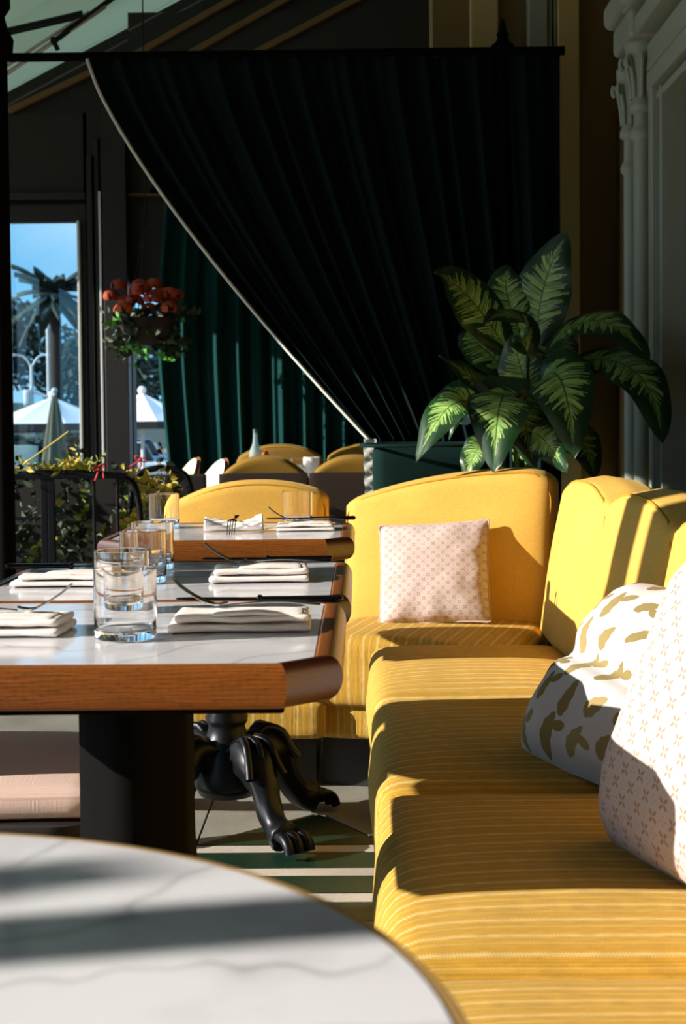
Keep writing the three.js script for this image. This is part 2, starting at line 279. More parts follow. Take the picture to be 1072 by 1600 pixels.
// ---------------------------------------------------------------- banquettes
function backrest(w, topFn, y0, thick, lean, puff, n = 26) {
  return soft(w, 1, thick, .032, n, 22, 8, (x, y, z) => {
    const u = clampi(2 * x / w, -1, 1), t = y + .5, Y = y0 + (topFn(u) - y0) * t, f = clampi(z / (thick / 2), -1, 1);
    const round = Math.max(0, (t - .93) / .07);
    return [x, Y - round * round * .012 * Math.abs(f), z - lean * t + (f > 0 ? f : 0) * puff * (1 - Math.pow(Math.abs(u), 4)) * Math.sin(Math.PI * Math.min(1, t * .95 + .05))];
  }, (x, y, z) => [x, y * .45 + z]);
}
function pipe(w, topFn, y0, thick, lean) {
  const pts = [], e = .012; const zf = (t) => thick / 2 - lean * t - .006;
  for (let i = 0; i <= 5; i++) { const t = i / 5 * .9; pts.push([-w / 2 + e, y0 + (topFn(-1) - y0) * t, zf(t)]); }
  for (let i = 1; i < 16; i++) { const u = -1 + 2 * i / 16; pts.push([u * (w / 2 - e), topFn(u) - .014, zf(.97)]); }
  for (let i = 5; i >= 0; i--) { const t = i / 5 * .9; pts.push([w / 2 - e, y0 + (topFn(1) - y0) * t, zf(t)]); }
  return tube(pts, .0035, 120, 6);
}
function seatCushion(w, h, d, puff, alongX, ripple = 0) {   // alongX: stripes run along x
  return soft(w, h, d, .038, 26, 10, 34, (x, y, z) => {
    const a = 2 * x / w, c = 2 * z / d, top = clampi(y / (h / 2), -1, 1);
    let Y = y + (top > 0 ? top : 0) * puff * (1 - a * a * a * a) * (1 - Math.pow(Math.abs(c), 3)) + (top > 0 ? top : 0) * .004 * (fbm(x * 6, z * 6, 91, 3) - .45);
    if (ripple && top > 0) { const q = Math.exp(-Math.pow((c * ripple - .78) / .22, 2)); Y += q * .007 * Math.sin(z * 150 + x * 5) * (1 - Math.abs(a)); }
    const X = x - (1 - Math.abs(top)) * (a < -.5 ? .012 : 0) * (1 - c * c);
    return [X, Y, z];
  }, (x, y, z) => alongX ? [x - y, z] : [z + y, x]);
}
const archTop = (u) => .868 - .05 * Math.pow(Math.abs(u), 2.6);
{
  const b = thing('banquette', 'long mustard banquette along the right wall with ribbed seat and scalloped backs', 'banquette', [0, 0, 0]);
  const seams = [3.75, 3.03, 2.27, 1.52, .77, .0];
  for (let i = 0; i < 5; i++) {
    const z0 = -seams[i], z1 = -seams[i + 1], d = z1 - z0 - .003;
    mesh('seat_cushion', seatCushion(.51, .19, d, .022, true, i === 0 ? 1 : i === 1 ? -1 : 0), M.weave, b, [.280, .329, (z0 + z1) / 2]);
    mesh('seam', tube([[.029, .265, z0 + .05], [.029, .375, z0 + .022], [.044, .411, z0 + .06], [.042, .417, (z0 + z1) / 2], [.044, .411, z1 - .06], [.029, .375, z1 - .022], [.029, .265, z1 - .05]], .0022, 60, 6), M.piping, b);
    mesh('skirt', soft(.06, .11, d, .02, 4, 8, 30, null, (x, y, z) => [y, z]), M.weave, b, [.058, .195, (z0 + z1) / 2]);
  }
  mesh('plinth', box(.06, .6, 0, .16, -3.8, 0), M.plinth, b);
  mesh('seat_base', box(.07, .6, .16, .25, -3.75, 0), M.plinth, b);
  const bs = [4.09, 3.36, 2.65, 1.95, 1.25, .55, -.1];
  for (let i = 0; i < 6; i++) {
    const w = bs[i] - bs[i + 1] - .004, zc = -(bs[i] + bs[i + 1]) / 2;
    const m = mesh('backrest', backrest(w, archTop, .40, .15, .07, .022), M.velvet, b, [.59, 0, zc], [0, -Math.PI / 2, 0]);
    mesh('piping', pipe(w, archTop, .40, .15, .07), M.piping, m);
  }
}
{ // corner piece
  const b = thing('corner_banquette', 'mustard corner banquette with wide arched back behind the square pink cushion', 'banquette', [.25, 0, -4.21], -.262);
  const top = (u) => .876 - .10 * Math.pow(Math.max(0, 1 - u) / 2, 2.4) - .03 * Math.pow(Math.max(0, (u - .72) / .28), 2);
  const m = mesh('backrest', backrest(.64, top, .38, .16, .06, .025, 34), M.velvet, b, [0, 0, -.08]);
  mesh('piping', pipe(.64, top, .38, .16, .06), M.piping, m);
  const s = mesh('seat_cushion', soft(.62, .19, .46, .04, 30, 10, 20, (x, y, z) => {
    const t = clampi(y / .095, -1, 1), f = clampi((z + .02) / .2, 0, 1), c = clampi((x + .02) / .2, 0, 1);
    return [x, y + (t > 0 ? t : 0) * .012 * (1 - Math.pow(x / .3, 4)), z + f * .10 * c * c * (3 - 2 * c)];
  }, (x, y, z) => [z - y, x]), M.weave, b, [0, .327, .19]);
  mesh('skirt', soft(.60, .11, .30, .02, 30, 6, 12, (x, y, z) => { const f = clampi((z + .02) / .15, 0, 1), c = clampi((x + .02) / .2, 0, 1); return [x, y, z + f * .10 * c * c * (3 - 2 * c)]; }, (x, y, z) => [y, x]), M.weave, b, [0, .195, .235]);
  mesh('plinth', box(-.28, .28, 0, .15, -.1, .33), M.plinth, b);
}
function archSofa(name, label, w, pos, turn, peak, side, group, skew = 0, mat = M.velvet) {
  const b = thing(name, label, 'banquette', pos, turn, group);
  const top = (u) => peak - (peak - side) * Math.pow(Math.abs(u - skew) / (1 + Math.abs(skew)), 2.2);
  const m = mesh('backrest', backrest(w, top, .40, .15, .05, .02), mat, b, [0, 0, -.075]);
  mesh('piping', pipe(w, top, .40, .15, .05), M.piping, m);
  mesh('seat_cushion', soft(w, .17, .55, .04, 20, 8, 16, null, (x, y, z) => [z - y, x]), M.weave, b, [0, .335, .27]);
  mesh('skirt', soft(w, .11, .34, .02, 20, 6, 10, null, (x, y, z) => [y, x]), M.weave, b, [0, .20, .37]);
  mesh('plinth', box(-w / 2 + .03, w / 2 - .03, 0, .15, -.1, .46), M.plinth, b);
  return b;
}
archSofa('arched_banquette', 'mustard banquette with low arched back behind the third table', .52, [-.355, 0, -4.40], 0, .836, .75, undefined, .15);

// ---------------------------------------------------------------- tables
const octa = (hw, hd, c) => [[-hw + c, hd], [hw - c, hd], [hw, hd - c], [hw, -hd + c], [hw - c, -hd], [-hw + c, -hd], [-hw, -hd + c], [-hw, hd - c]];
function tableTop(root, W, D) {
  const hw = W / 2, hd = D / 2, k = 2 - Math.SQRT2, out = .019, rim = .013, oz = .25;
  const rz = .12, ring = (o) => octa(hw - out + o, hd - out * oz + (o < 0 ? o * rz : o * oz), .052 + o * k);
  const prof = [[-rim - .004, .738], [-rim, .7445], [-rim + .003, .7465], [-.004, .7465]];
  for (let i = 0; i <= 12; i++) { const a = Math.PI / 2 - Math.PI * i / 12; prof.push([out * Math.cos(a), .7205 + .026 * Math.sin(a)]); }
  prof.push([-rim, .694]);
  for (let i = 0; i < 8; i++) {
    const g = grid(1, prof.length - 1, (u, v) => {
      const q = prof[Math.round(v * (prof.length - 1))], r = ring(q[0]), a = r[i], b = r[(i + 1) % 8];
      const L = Math.hypot(b[0] - a[0], b[1] - a[1]); const x = a[0] + (b[0] - a[0]) * u, z = a[1] + (b[1] - a[1]) * u;
      return [x, q[1], z, u * L + i * .37, v * .11];
    });
    g.deleteAttribute('normal'); const gg = g; gg.computeVertexNormals();
    flip(gg); mesh(i % 2 ? 'corner_rail' : 'edge_rail', gg, i % 2 ? M.woodShaded : M.wood, root);
  }
  mesh('marble_top', prism(octa(hw - out - rim - .0005, hd - out * oz - rim * rz - .0005, .052 - (rim + .0005) * k), .722, .7445, .0015), M.marble, root);
  mesh('underframe', box(-hw + .07, hw - .07, .675, .722, -hd + .07, hd - .07, .004), M.blackWood, root);
}
function flip(g) { const i = g.index.array; for (let k = 0; k < i.length; k += 3) { const t = i[k + 1]; i[k + 1] = i[k + 2]; i[k + 2] = t; } g.computeVertexNormals(); }
function woodPedestal(root, x, z, r) {
  const rad = (h) => r * (1 + .0 + 1.5 * Math.pow(clampi((.50 - h) / .5, 0, 1), 1.9));
  const hs = []; for (let i = 0; i <= 22; i++) hs.push(.03 + .65 * i / 22);
  const g = grid(16, 22, (u, v) => { const h = hs[Math.round(v * 22)], a = u * Math.PI * 2 + .30, p = 7; const c = Math.cos(a), s = Math.sin(a); const q = Math.pow(Math.pow(Math.abs(c), p) + Math.pow(Math.abs(s), p), -1 / p), R = rad(h) * .92; return [x + R * q * (c * .707 - s * .707), h, z + R * q * (c * .707 + s * .707), u, h]; });
  flip(g); mesh('pedestal', g, M.blackWood, root);
  for (let k = 0; k < 4; k++) { const a = k * Math.PI / 2 + .25; mesh('foot', tube([[x, .06, z], [x + Math.cos(a) * .14, .05, z + Math.sin(a) * .14], [x + Math.cos(a) * .25, .022, z + Math.sin(a) * .25]], .02, 10, 8), M.blackWood, root); }
}
function clawPedestal(root, x, z) {
  const c = (pts) => { const g = lathe(pts, 48); g.translate(x, 0, z); return g; };
  mesh('baluster', c([[.0, .70], [.11, .70], [.11, .69], [.05, .672], [.045, .64], [.055, .60], [.058, .55], [.056, .46], [.05, .40], [.042, .37], [.036, .35], [.034, .335], [.05, .325], [.054, .31], [.048, .295], [.054, .285], [.05, .27], [.045, .262], [.05, .24], [.068, .2], [.08, .16], [.085, .12], [.07, .09], [0, .08]]), M.iron, root);
  const flut = []; for (let k = 0; k < 14; k++) { const a = k / 14 * 6.283; flut.push(tube([[x + .052 * Math.cos(a), .63, z + .052 * Math.sin(a)], [x + .061 * Math.cos(a), .54, z + .061 * Math.sin(a)], [x + .056 * Math.cos(a), .42, z + .056 * Math.sin(a)], [x + .046 * Math.cos(a), .375, z + .046 * Math.sin(a)]], .006, 10, 5)); }
  mesh('fluting', flut, M.iron, root);
  for (let k = 0; k < 4; k++) {
    const a = k * Math.PI / 2 + .92, C = Math.cos(a), S = Math.sin(a), P = (r, y, o = 0) => [x + C * r - S * o, y, z + S * r + C * o];
    const n = 26, path = new THREE.CatmullRomCurve3([P(.04, .19), P(.10, .20), P(.155, .155), P(.185, .095), P(.225, .05), P(.27, .034)].map((p) => V(...p)));
    const leg = grid(14, n, (u, v) => { const c0 = path.getPointAt(v), t = path.getTangentAt(v), side = V(-S, 0, C), up = side.clone().cross(t).normalize(); const r = .042 - .016 * v + .012 * Math.exp(-Math.pow((v - .3) / .14, 2)) + .012 * Math.exp(-Math.pow((v - .95) / .1, 2)), an = u * Math.PI * 2; const R = r * (1 + .10 * Math.sin(an * 5 + v * 14)) * (v > .985 ? .3 : 1); c0.addScaledVector(side, Math.cos(an) * R).addScaledVector(up, Math.sin(an) * R); return [c0.x, Math.max(.003, c0.y), c0.z]; }, true);
    const l = mesh('leg', leg, M.iron, root);
    for (let j = -1; j <= 1; j++) { mesh('toe', tube([P(.245, .040, j * .022), P(.285, .046, j * .026), P(.308, .032, j * .028), P(.315, .014, j * .028)], .0135, 10, 8), M.iron, l); }
    mesh('acanthus', [-1, 0, 1].map((j) => tube([P(.06, .20, j * .015), P(.10, .246, j * .02), P(.14, .235, j * .034), P(.165, .19, j * .042), P(.18, .165, j * .05)], .0105, 12, 6)), M.iron, l);
  }
}
function bistroTable(label, x, zf, zb, W, ped) {
  const t = thing('bistro_table', label, 'table', [x, 0, -(zf + zb) / 2]);
  tableTop(t, W, zb - zf); ped(t); return t;
}
bistroTable('nearest square bistro table, marble top with thick rounded wooden edge on a black pedestal', -.335, 1.595, 2.178, .63, (t) => woodPedestal(t, .035, .0, .066));
bistroTable('middle square bistro table, marble top half hidden behind the nearest glasses', -.328, 2.18, 2.80, .63, (t) => woodPedestal(t, -.05, .0, .05));
bistroTable('farthest square bistro table, marble top on an iron pedestal with lion paw feet', -.315, 3.28, 3.86, .61, (t) => clawPedestal(t, -.02, .04));
{ // round table in the foreground
  const t = thing('round_table', 'round white marble table with thin brass edge in the blurred foreground', 'table', [-.31, 0, -.60]);
  mesh('marble_top', lathe([[0, .722], [.352, .722], [.3535, .7235], [.3535, .7405], [.351, .743], [0, .743]], 96), phys({ map: (() => { const q = marbleTex.clone(); q.repeat.set(2, 1); q.needsUpdate = true; return q; })(), roughness: .12, ior: 1.55 }), t);
  t.children[0].geometry = (() => { const g = new THREE.CylinderGeometry(.3535, .3535, .021, 96, 1); g.translate(0, .7325, 0); return boxUV(g); })(); t.children[0].material = M.marble;
  mesh('edge_band', lathe([[.354, .7215], [.361, .7215], [.363, .7235], [.363, .7395], [.361, .742], [.354, .742]], 96), std({ color: 0xc9a468, roughness: .4 }), t);
  mesh('column', lathe([[.03, .722], [.09, .72], [.09, .71], [.035, .70], [.03, .6], [.03, .1], [.05, .06], [.2, .03], [.21, .01], [.21, 0], [0, 0]], 48), M.iron, t);
}

// ---------------------------------------------------------------- tableware
const glassGeo = lathe([[0, 0], [.036, 0], [.0385, .002], [.0395, .008], [.04, .03], [.0402, .0885], [.0397, .0895], [.0388, .0895], [.0382, .0885], [.0378, .03], [.0365, .016], [.033, .012], [0, .0105]], 64);
const TY = .7446;
const glasses = [[-.299, 1.805, 'clear tumbler nearest the camera on the first table'], [-.347, 2.07, 'clear tumbler directly behind the nearest tumbler on the first table'], [-.372, 2.44, 'clear tumbler at the front of the middle table'], [-.388, 2.66, 'clear tumbler at the back of the middle table'], [-.508, 3.70, 'clear tumbler at the left of the farthest square table'], [-.163, 3.77, 'clear tumbler at the right of the farthest square table']];
for (const [x, z, l] of glasses) { const m = mesh('tumbler', glassGeo, M.glass, scene, [x, TY + .0003, -z]); tag(m, l, 'glass', 'tumblers on the square tables'); }
function napkinGeo(w, d, h, s) {   // a cloth folded three times: stacked folds with rounded left and right bends
  const L = [], n = 2, t = h / n;
  for (let k = 0; k < n; k++) {
    const ww = w * (1 - .05 * k - .03 * hash(k, s, 1)), ox = (hash(k, s, 2) - .5) * .012 + k * .002, dd = d * (1 - .06 * k), oz = -.004 * k;
    L.push(soft(ww, t * 1.06, dd, t * .5, 30, 6, 16, (x, y, z) => {
      const e = Math.abs(2 * x / ww), c = 1 - .25 * Math.pow(Math.abs(2 * z / dd), 3); const sag = .004 * (fbm(x * 24 + k, z * 24, s, 3) - .45) * (k + .3);
      return [x + ox + .003 * (fbm(z * 40, k, s + 3, 2) - .5), y * (.78 + .34 * Math.pow(e, 3)) * c + t * (k + .5) + sag, z + oz + .003 * (fbm(x * 25, k * 3, s + 5, 2) - .5)];
    }, (x, y, z) => [x * 14, z * 14]));
  }
  L.push(soft(w * .62, t * .5, d * .5, t * .25, 20, 4, 12, (x, y, z) => [x + w * .12, y + t * n + .0005 - .004 * Math.abs(x / w) + .002 * fbm(x * 30, z * 30, s, 2), z + d * .12], (x, y, z) => [x * 14, z * 14]));
  return L;
}
const naps = [
  ['napkin', .19, .115, .022, -.158, 1.895, .03, 'white napkin under fork and black knife at the right of the nearest square table'],
  ['napkin', .18, .115, .022, -.475, 1.87, -.03, 'folded white napkin cut by the left photo edge on the nearest square table'],
  ['napkin', .172, .12, .024, -.176, 2.47, .05, 'folded white napkin at the right of the middle table'],
  ['napkin', .165, .12, .02, -.50, 2.43, -.04, 'folded white napkin at the left of the middle table'],
  ['napkin', .15, .12, .018, -.138, 3.60, .04, 'folded white napkin at the right of the farthest square table'],
];
for (const [n, w, d, h, x, z, a, l] of naps) { const m = mesh(n, napkinGeo(w, d, h, Math.round(x * -1000)), M.napkin, scene, [x, TY + .0005, -z], [0, a, 0]); tag(m, l, 'napkin', 'napkins on the square tables'); }
{ const m = mesh('napkin', grid(40, 60, (u, v) => { const x = (v - .5) * .15, a = u * Math.PI * 2, r = (.0125 + .009 * Math.pow(Math.abs(2 * v - 1), 1.4) * (v > .5 ? 1.1 : .9)) * (1 + .12 * Math.sin(a * 3 + v * 9) + .06 * Math.sin(a * 7 - v * 20)) * (v < .01 || v > .99 ? .4 : 1); return [x, r * .95 + Math.sin(a) * r * .85, Math.cos(a) * r * 1.25, u, v]; }, true), M.napkin, scene, [-.314, TY + .0006, -3.56], [0, .06, 0]); tag(m, 'rolled white napkin with a fork across it on the farthest square table', 'napkin', 'napkins on the square tables'); }
function fork(label, pos, rot) {
  const f = thing('fork', label, 'fork', pos, 0, 'forks on the square tables'); f.rotation.set(...rot, 'YXZ');
  mesh('handle', soft(.125, .0025, .011, .0012, 24, 2, 4, (x, y, z) => { const t = (x + .0625) / .125; return [x + .04, y + .004 * Math.sin(t * 3.1) , z * (.45 + .75 * t * t)]; }), M.steel, f);
  mesh('head', grid(10, 12, (u, v) => { const t = v, w = .0115 * Math.sin(Math.min(1, .18 + t * 1.1) * Math.PI / 2); return [-.022 - .030 * t, .003 - .006 * Math.sin(t * Math.PI * .8) + .004 * t + .003 * Math.pow(2 * u - 1, 2), (u - .5) * 2 * w]; }), M.steel, f);
  for (let k = 0; k < 4; k++) { const z = (k - 1.5) * .0062; mesh('tine', tube([[-.050, .0045, z], [-.065, .012, z], [-.083, .024, z * .95], [-.094, .034, z * .9]], .0013, 10, 5), M.steel, f); }
  return f;
}
function knife(label, pos, rot) {
  const k = thing('knife', label, 'knife', pos, 0, 'knives on the square tables'); k.rotation.set(...rot);
  mesh('blade', soft(.115, .003, .022, .0012, 26, 2, 6, (x, y, z) => { const t = (x + .0575) / .115; return [x - .06, y, z * (t < .25 ? .45 + .55 * Math.sin(t / .25 * Math.PI / 2) : 1)]; }), M.blackSteel, k);
  mesh('handle', soft(.12, .010, .017, .005, 24, 4, 6, (x, y, z) => { const t = (x + .055) / .11; return [x + .0525, y * (.7 + .3 * t), z * (.65 + .35 * t)]; }), M.blackSteel, k);
  mesh('bolster', soft(.008, .011, .014, .003, 4, 4, 4, (x, y, z) => [x - .002, y, z]), M.blackSteel, k);
  return k;
}
const N = (h) => TY + h + .007;
fork('fork on the napkin at the right of the nearest square table', [-.155, N(.022) , -1.905], [0, .0, .0]);
knife('black knife on the napkin at the right of the nearest square table', [-.135, N(.022) + .003, -1.945], [0, .02, -.01]);
fork('fork with upturned tines on the napkin at the left photo edge', [-.475, N(.022), -1.87], [0, Math.PI, 0]);
fork('fork on the napkin at the right of the middle table', [-.175, N(.024), -2.47], [0, .02, 0]);
knife('black knife on the napkin at the right of the middle table', [-.16, N(.024) + .002, -2.51], [0, .03, -.01]);
knife('black knife on the napkin at the left of the middle table', [-.50, N(.02) + .002, -2.45], [0, Math.PI, 0]);
fork('fork on the napkin at the right of the farthest square table', [-.135, N(.018), -3.60], [0, .03, 0]);
knife('black knife on the napkin at the right of the farthest square table', [-.12, N(.018) + .002, -3.635], [0, .02, 0]);
fork('fork lying across the rolled napkin on the farthest square table', [-.314, TY + .034, -3.56], [Math.PI, Math.PI / 2, 0]);

// ---------------------------------------------------------------- cushions
function cushionGeo(w, h, t, s, pinch = .07, fold = 0, round = .11) {
  const side = (sg) => grid(36, 36, (u, v) => {
    const a = 2 * u - 1, b = 2 * v - 1; const e = Math.pow(Math.max(0, 1 - Math.pow(Math.abs(a), 3.2)), .55) * Math.pow(Math.max(0, 1 - Math.pow(Math.abs(b), 3.2)), .55);
    const edge = 1 - pinch * (1 - b * b), edgeB = 1 - pinch * (1 - a * a);
    const cr = (fbm(a * 3 + s, b * 3, s, 3) - .45) * .018 * (1 - e * .4) + .006 * Math.sin(Math.atan2(b, a) * 9 + s) * Math.pow(Math.max(Math.abs(a), Math.abs(b)), 4) * (1 - Math.pow(Math.max(Math.abs(a), Math.abs(b)), 20));
    const fo = fold ? -fold * Math.exp(-Math.pow((b + .12 + .15 * a) / .13, 2)) * e : 0;
    const cn = 1 - round * Math.pow(Math.abs(a * b), 3);
    return [a * w / 2 * edge * cn, b * h / 2 * edgeB * cn, sg * (t / 2 * e + cr * (e > .02 ? 1 : 0) + (sg > 0 ? fo : 0)), u, v];
  });
  const f = side(1), bk = side(-1); flip(bk); return [f, bk];
}
function cushion(label, geoArgs, mat, o, up, n, group) {   // o: bottom centre, up: where its top leans, n: which way it faces
  const t = thing('throw_cushion', label, 'cushion', o, 0, group);
  const U = V(...up).normalize(), Nn = V(...n); Nn.addScaledVector(U, -Nn.dot(U)).normalize(); const R = U.clone().cross(Nn);
  t.quaternion.setFromRotationMatrix(new THREE.Matrix4().makeBasis(R, U, Nn));
  const [f, b] = cushionGeo(...geoArgs); const w = geoArgs[0], h = geoArgs[1], p = geoArgs[4] ?? .07; for (const g of [f, b]) g.translate(0, h / 2, 0);
  mesh('cover', merge([f, b]), mat, t);
  const pts = []; for (const [a0, b0, a1, b1] of [[-1, -1, 1, -1], [1, -1, 1, 1], [1, 1, -1, 1], [-1, 1, -1, -1]]) for (let i = 0; i < 10; i++) { const q = i / 10, a = a0 + (a1 - a0) * q, bb = b0 + (b1 - b0) * q; const cn = 1 - (geoArgs[6] ?? .11) * Math.pow(Math.abs(a * bb), 3); pts.push([a * w / 2 * (1 - p * (1 - bb * bb)) * cn, bb * h / 2 * (1 - p * (1 - a * a)) * cn + h / 2, 0]); }
  mesh('seam', tube(pts, .0028, 120, 6, true), mat, t); return t;
}
const crossTex = tex(canvas(1024, 1024, (c, W) => {
  c.fillStyle = '#ecd8d3'; c.fillRect(0, 0, W, W); const n = 11, d = W / n; c.lineCap = 'round';
  const petal = (x, y, r, a, w) => { c.beginPath(); c.ellipse(x + Math.cos(a) * r * .55, y + Math.sin(a) * r * .55, r * .42, w, a, 0, 7); c.fill(); };
  for (let i = 0; i < n; i++) for (let j = 0; j < n; j++) for (const [ox, oy, big] of [[.25, .25, 1], [.75, .75, 1], [.75, .25, 0], [.25, .75, 0]]) {
    const x = (i + ox) * d, y = (j + oy) * d; c.fillStyle = big ? '#c29a80' : '#d3b3a2';
    if (big) { for (let k = 0; k < 4; k++) petal(x, y, d * .27, Math.PI / 4 + k * Math.PI / 2, d * .05); } else { for (let k = 0; k < 4; k++) { const a = k * Math.PI / 2; c.beginPath(); c.arc(x + Math.cos(a) * d * .13, y + Math.sin(a) * d * .13, d * .032, 0, 7); c.fill(); } c.beginPath(); c.arc(x, y, d * .02, 0, 7); c.fill(); }
  }
}));
const dabTex = tex(canvas(1024, 1024, (c, W) => {
  c.fillStyle = '#e6e4e6'; c.fillRect(0, 0, W, W); let s = 5; const r = () => { s = (s * 16807) % 2147483647; return s / 2147483647; };
  for (let j = 0; j < 6; j++) for (let i = 0; i < 5; i++) {
    const x = (i + .5 + (j % 2 ? .28 : -.22) + (r() - .5) * .3) * W / 5, y = (j + .5 + (r() - .5) * .3) * W / 6, a = -.9 + (r() - .5) * 1.5, L = W * (.062 + .03 * r()), w = W * (.026 + .012 * r());
    c.save(); c.translate(x, y); c.rotate(a); c.fillStyle = ['#a8955a', '#9c8a50', '#b09c62'][Math.floor(r() * 3)]; c.beginPath();
    for (let k = 0; k <= 40; k++) { const t = k / 40 * Math.PI * 2, jg = 1 + .10 * Math.sin(t * 9 + i) + .06 * (r() - .5); const px = Math.cos(t) * L, py = Math.sin(t) * w * (1 - .35 * Math.cos(t)) * jg; k ? c.lineTo(px, py) : c.moveTo(px, py); } c.fill();
    if (r() > .55) { c.beginPath(); c.ellipse(L * .7, w * 1.6, L * .55, w * .62, .9, 0, 7); c.fill(); } c.restore();
  }
}));
const clothB = clothBump.clone(); clothB.repeat.set(3, 3); clothB.needsUpdate = true;
const mCross = std({ map: crossTex, color: 0xd2d2d2, bumpMap: clothB, bumpScale: .0006, roughness: .95 }), mDab = std({ map: dabTex, color: 0xd0d0d0, bumpMap: clothB, bumpScale: .0003, roughness: .9 });
cushion('square pale pink cushion with tiny crosses leaning on the corner back', [.33, .31, .11, 3, .045, 0, .015], mCross, [.215, .43, -4.085], [.02, .90, -.37], [-.24, .3, 1]);
cushion('white cushion with olive brush leaves leaning on the banquette back', [.40, .40, .21, 8, .07, .03], mDab, [.35, .425, -2.31], [.62, .74, -.30], [-.70, .62, .36]);
cushion('pale pink cushion with tiny crosses cut by the right photo edge', [.44, .46, .20, 5, .06], mCross, [.40, .425, -1.74], [.36, .92, -.10], [-.84, .40, .36]);

// ---------------------------------------------------------------- plant, planter, curtains, iron frame
{
  const p = thing('planter', 'long teal fabric covered planter box behind the corner banquette', 'planter', [.235, 0, -4.62]);
  mesh('box', soft(.36, .94, .30, .02, 10, 20, 8, (x, y, z) => [x * (1 + .05 * (y + .47)), y + .47, z]), M.teal, p);
  mesh('rim', tube([[-.185, .94, .15], [.19, .94, .15], [.19, .94, -.15], [-.185, .94, -.15]], .006, 60, 6, true), M.teal, p);
}
const leafMap = (sd) => tex(canvas(256, 512, (c, W, H) => {
  c.fillStyle = '#17381c'; c.fillRect(0, 0, W, H); let s = sd; const r = () => { s = (s * 16807) % 2147483647; return s / 2147483647; };
  for (let k = 0; k < 30; k++) for (const sg of [-1, 1]) {
    const y = H * (1 - (.06 + .86 * k / 30)), L = W * (.50 * Math.sin(Math.PI * Math.min(1, .12 + k / 30 * .95))) * (.75 + .4 * r()), dy = -H * .09 * (.8 + .4 * r());
    c.strokeStyle = ['#9dbb66', '#88ac58', '#749d50'][k % 3]; c.lineCap = 'round';
    for (let q = 0; q < 5; q++) { c.lineWidth = 1.5 + 5.5 * r(); const f = .15 + .8 * r(), oy = (r() - .5) * H * .03; c.beginPath(); c.moveTo(W / 2 + sg * 4, y + oy); c.quadraticCurveTo(W / 2 + sg * L * f * .5, y + oy + dy * f * .45, W / 2 + sg * L * f, y + oy + dy * f); c.stroke(); }
  }
  c.strokeStyle = '#2a5526'; c.lineWidth = 6; c.beginPath(); c.moveTo(W / 2, H); c.lineTo(W / 2, 0); c.stroke();
}));
const LM = { d: phys({ map: leafMap(7), roughness: .38, ior: 1.45 }), m: phys({ map: leafMap(19), roughness: .38, ior: 1.45 }), l: phys({ map: leafMap(31), roughness: .38, ior: 1.45 }) };
function leafGeo(b, m, t, w, n) {
  const c = new THREE.QuadraticBezierCurve3(V(...b), V(2 * m[0] - (b[0] + t[0]) / 2, 2 * m[1] - (b[1] + t[1]) / 2, 2 * m[2] - (b[2] + t[2]) / 2), V(...t)), Nh = V(...n);
  return grid(10, 22, (u, v) => {
    const p = c.getPoint(v), T = c.getTangent(v).normalize(), S = T.clone().cross(Nh).normalize(), U = S.clone().cross(T).normalize();
    const a = 2 * u - 1, wd = w / 2 * Math.pow(Math.sin(Math.PI * Math.pow(Math.min(1, v * .985 + .015), .82)), .72) * (v < .04 ? v / .04 : 1);
    p.addScaledVector(S, a * wd).addScaledVector(U, Math.abs(a) * wd * .26 - a * a * wd * .3 + .005 * Math.sin(v * 17 + a * 2) * Math.abs(a)); return [p.x, p.y, p.z, u, v];
  });
}
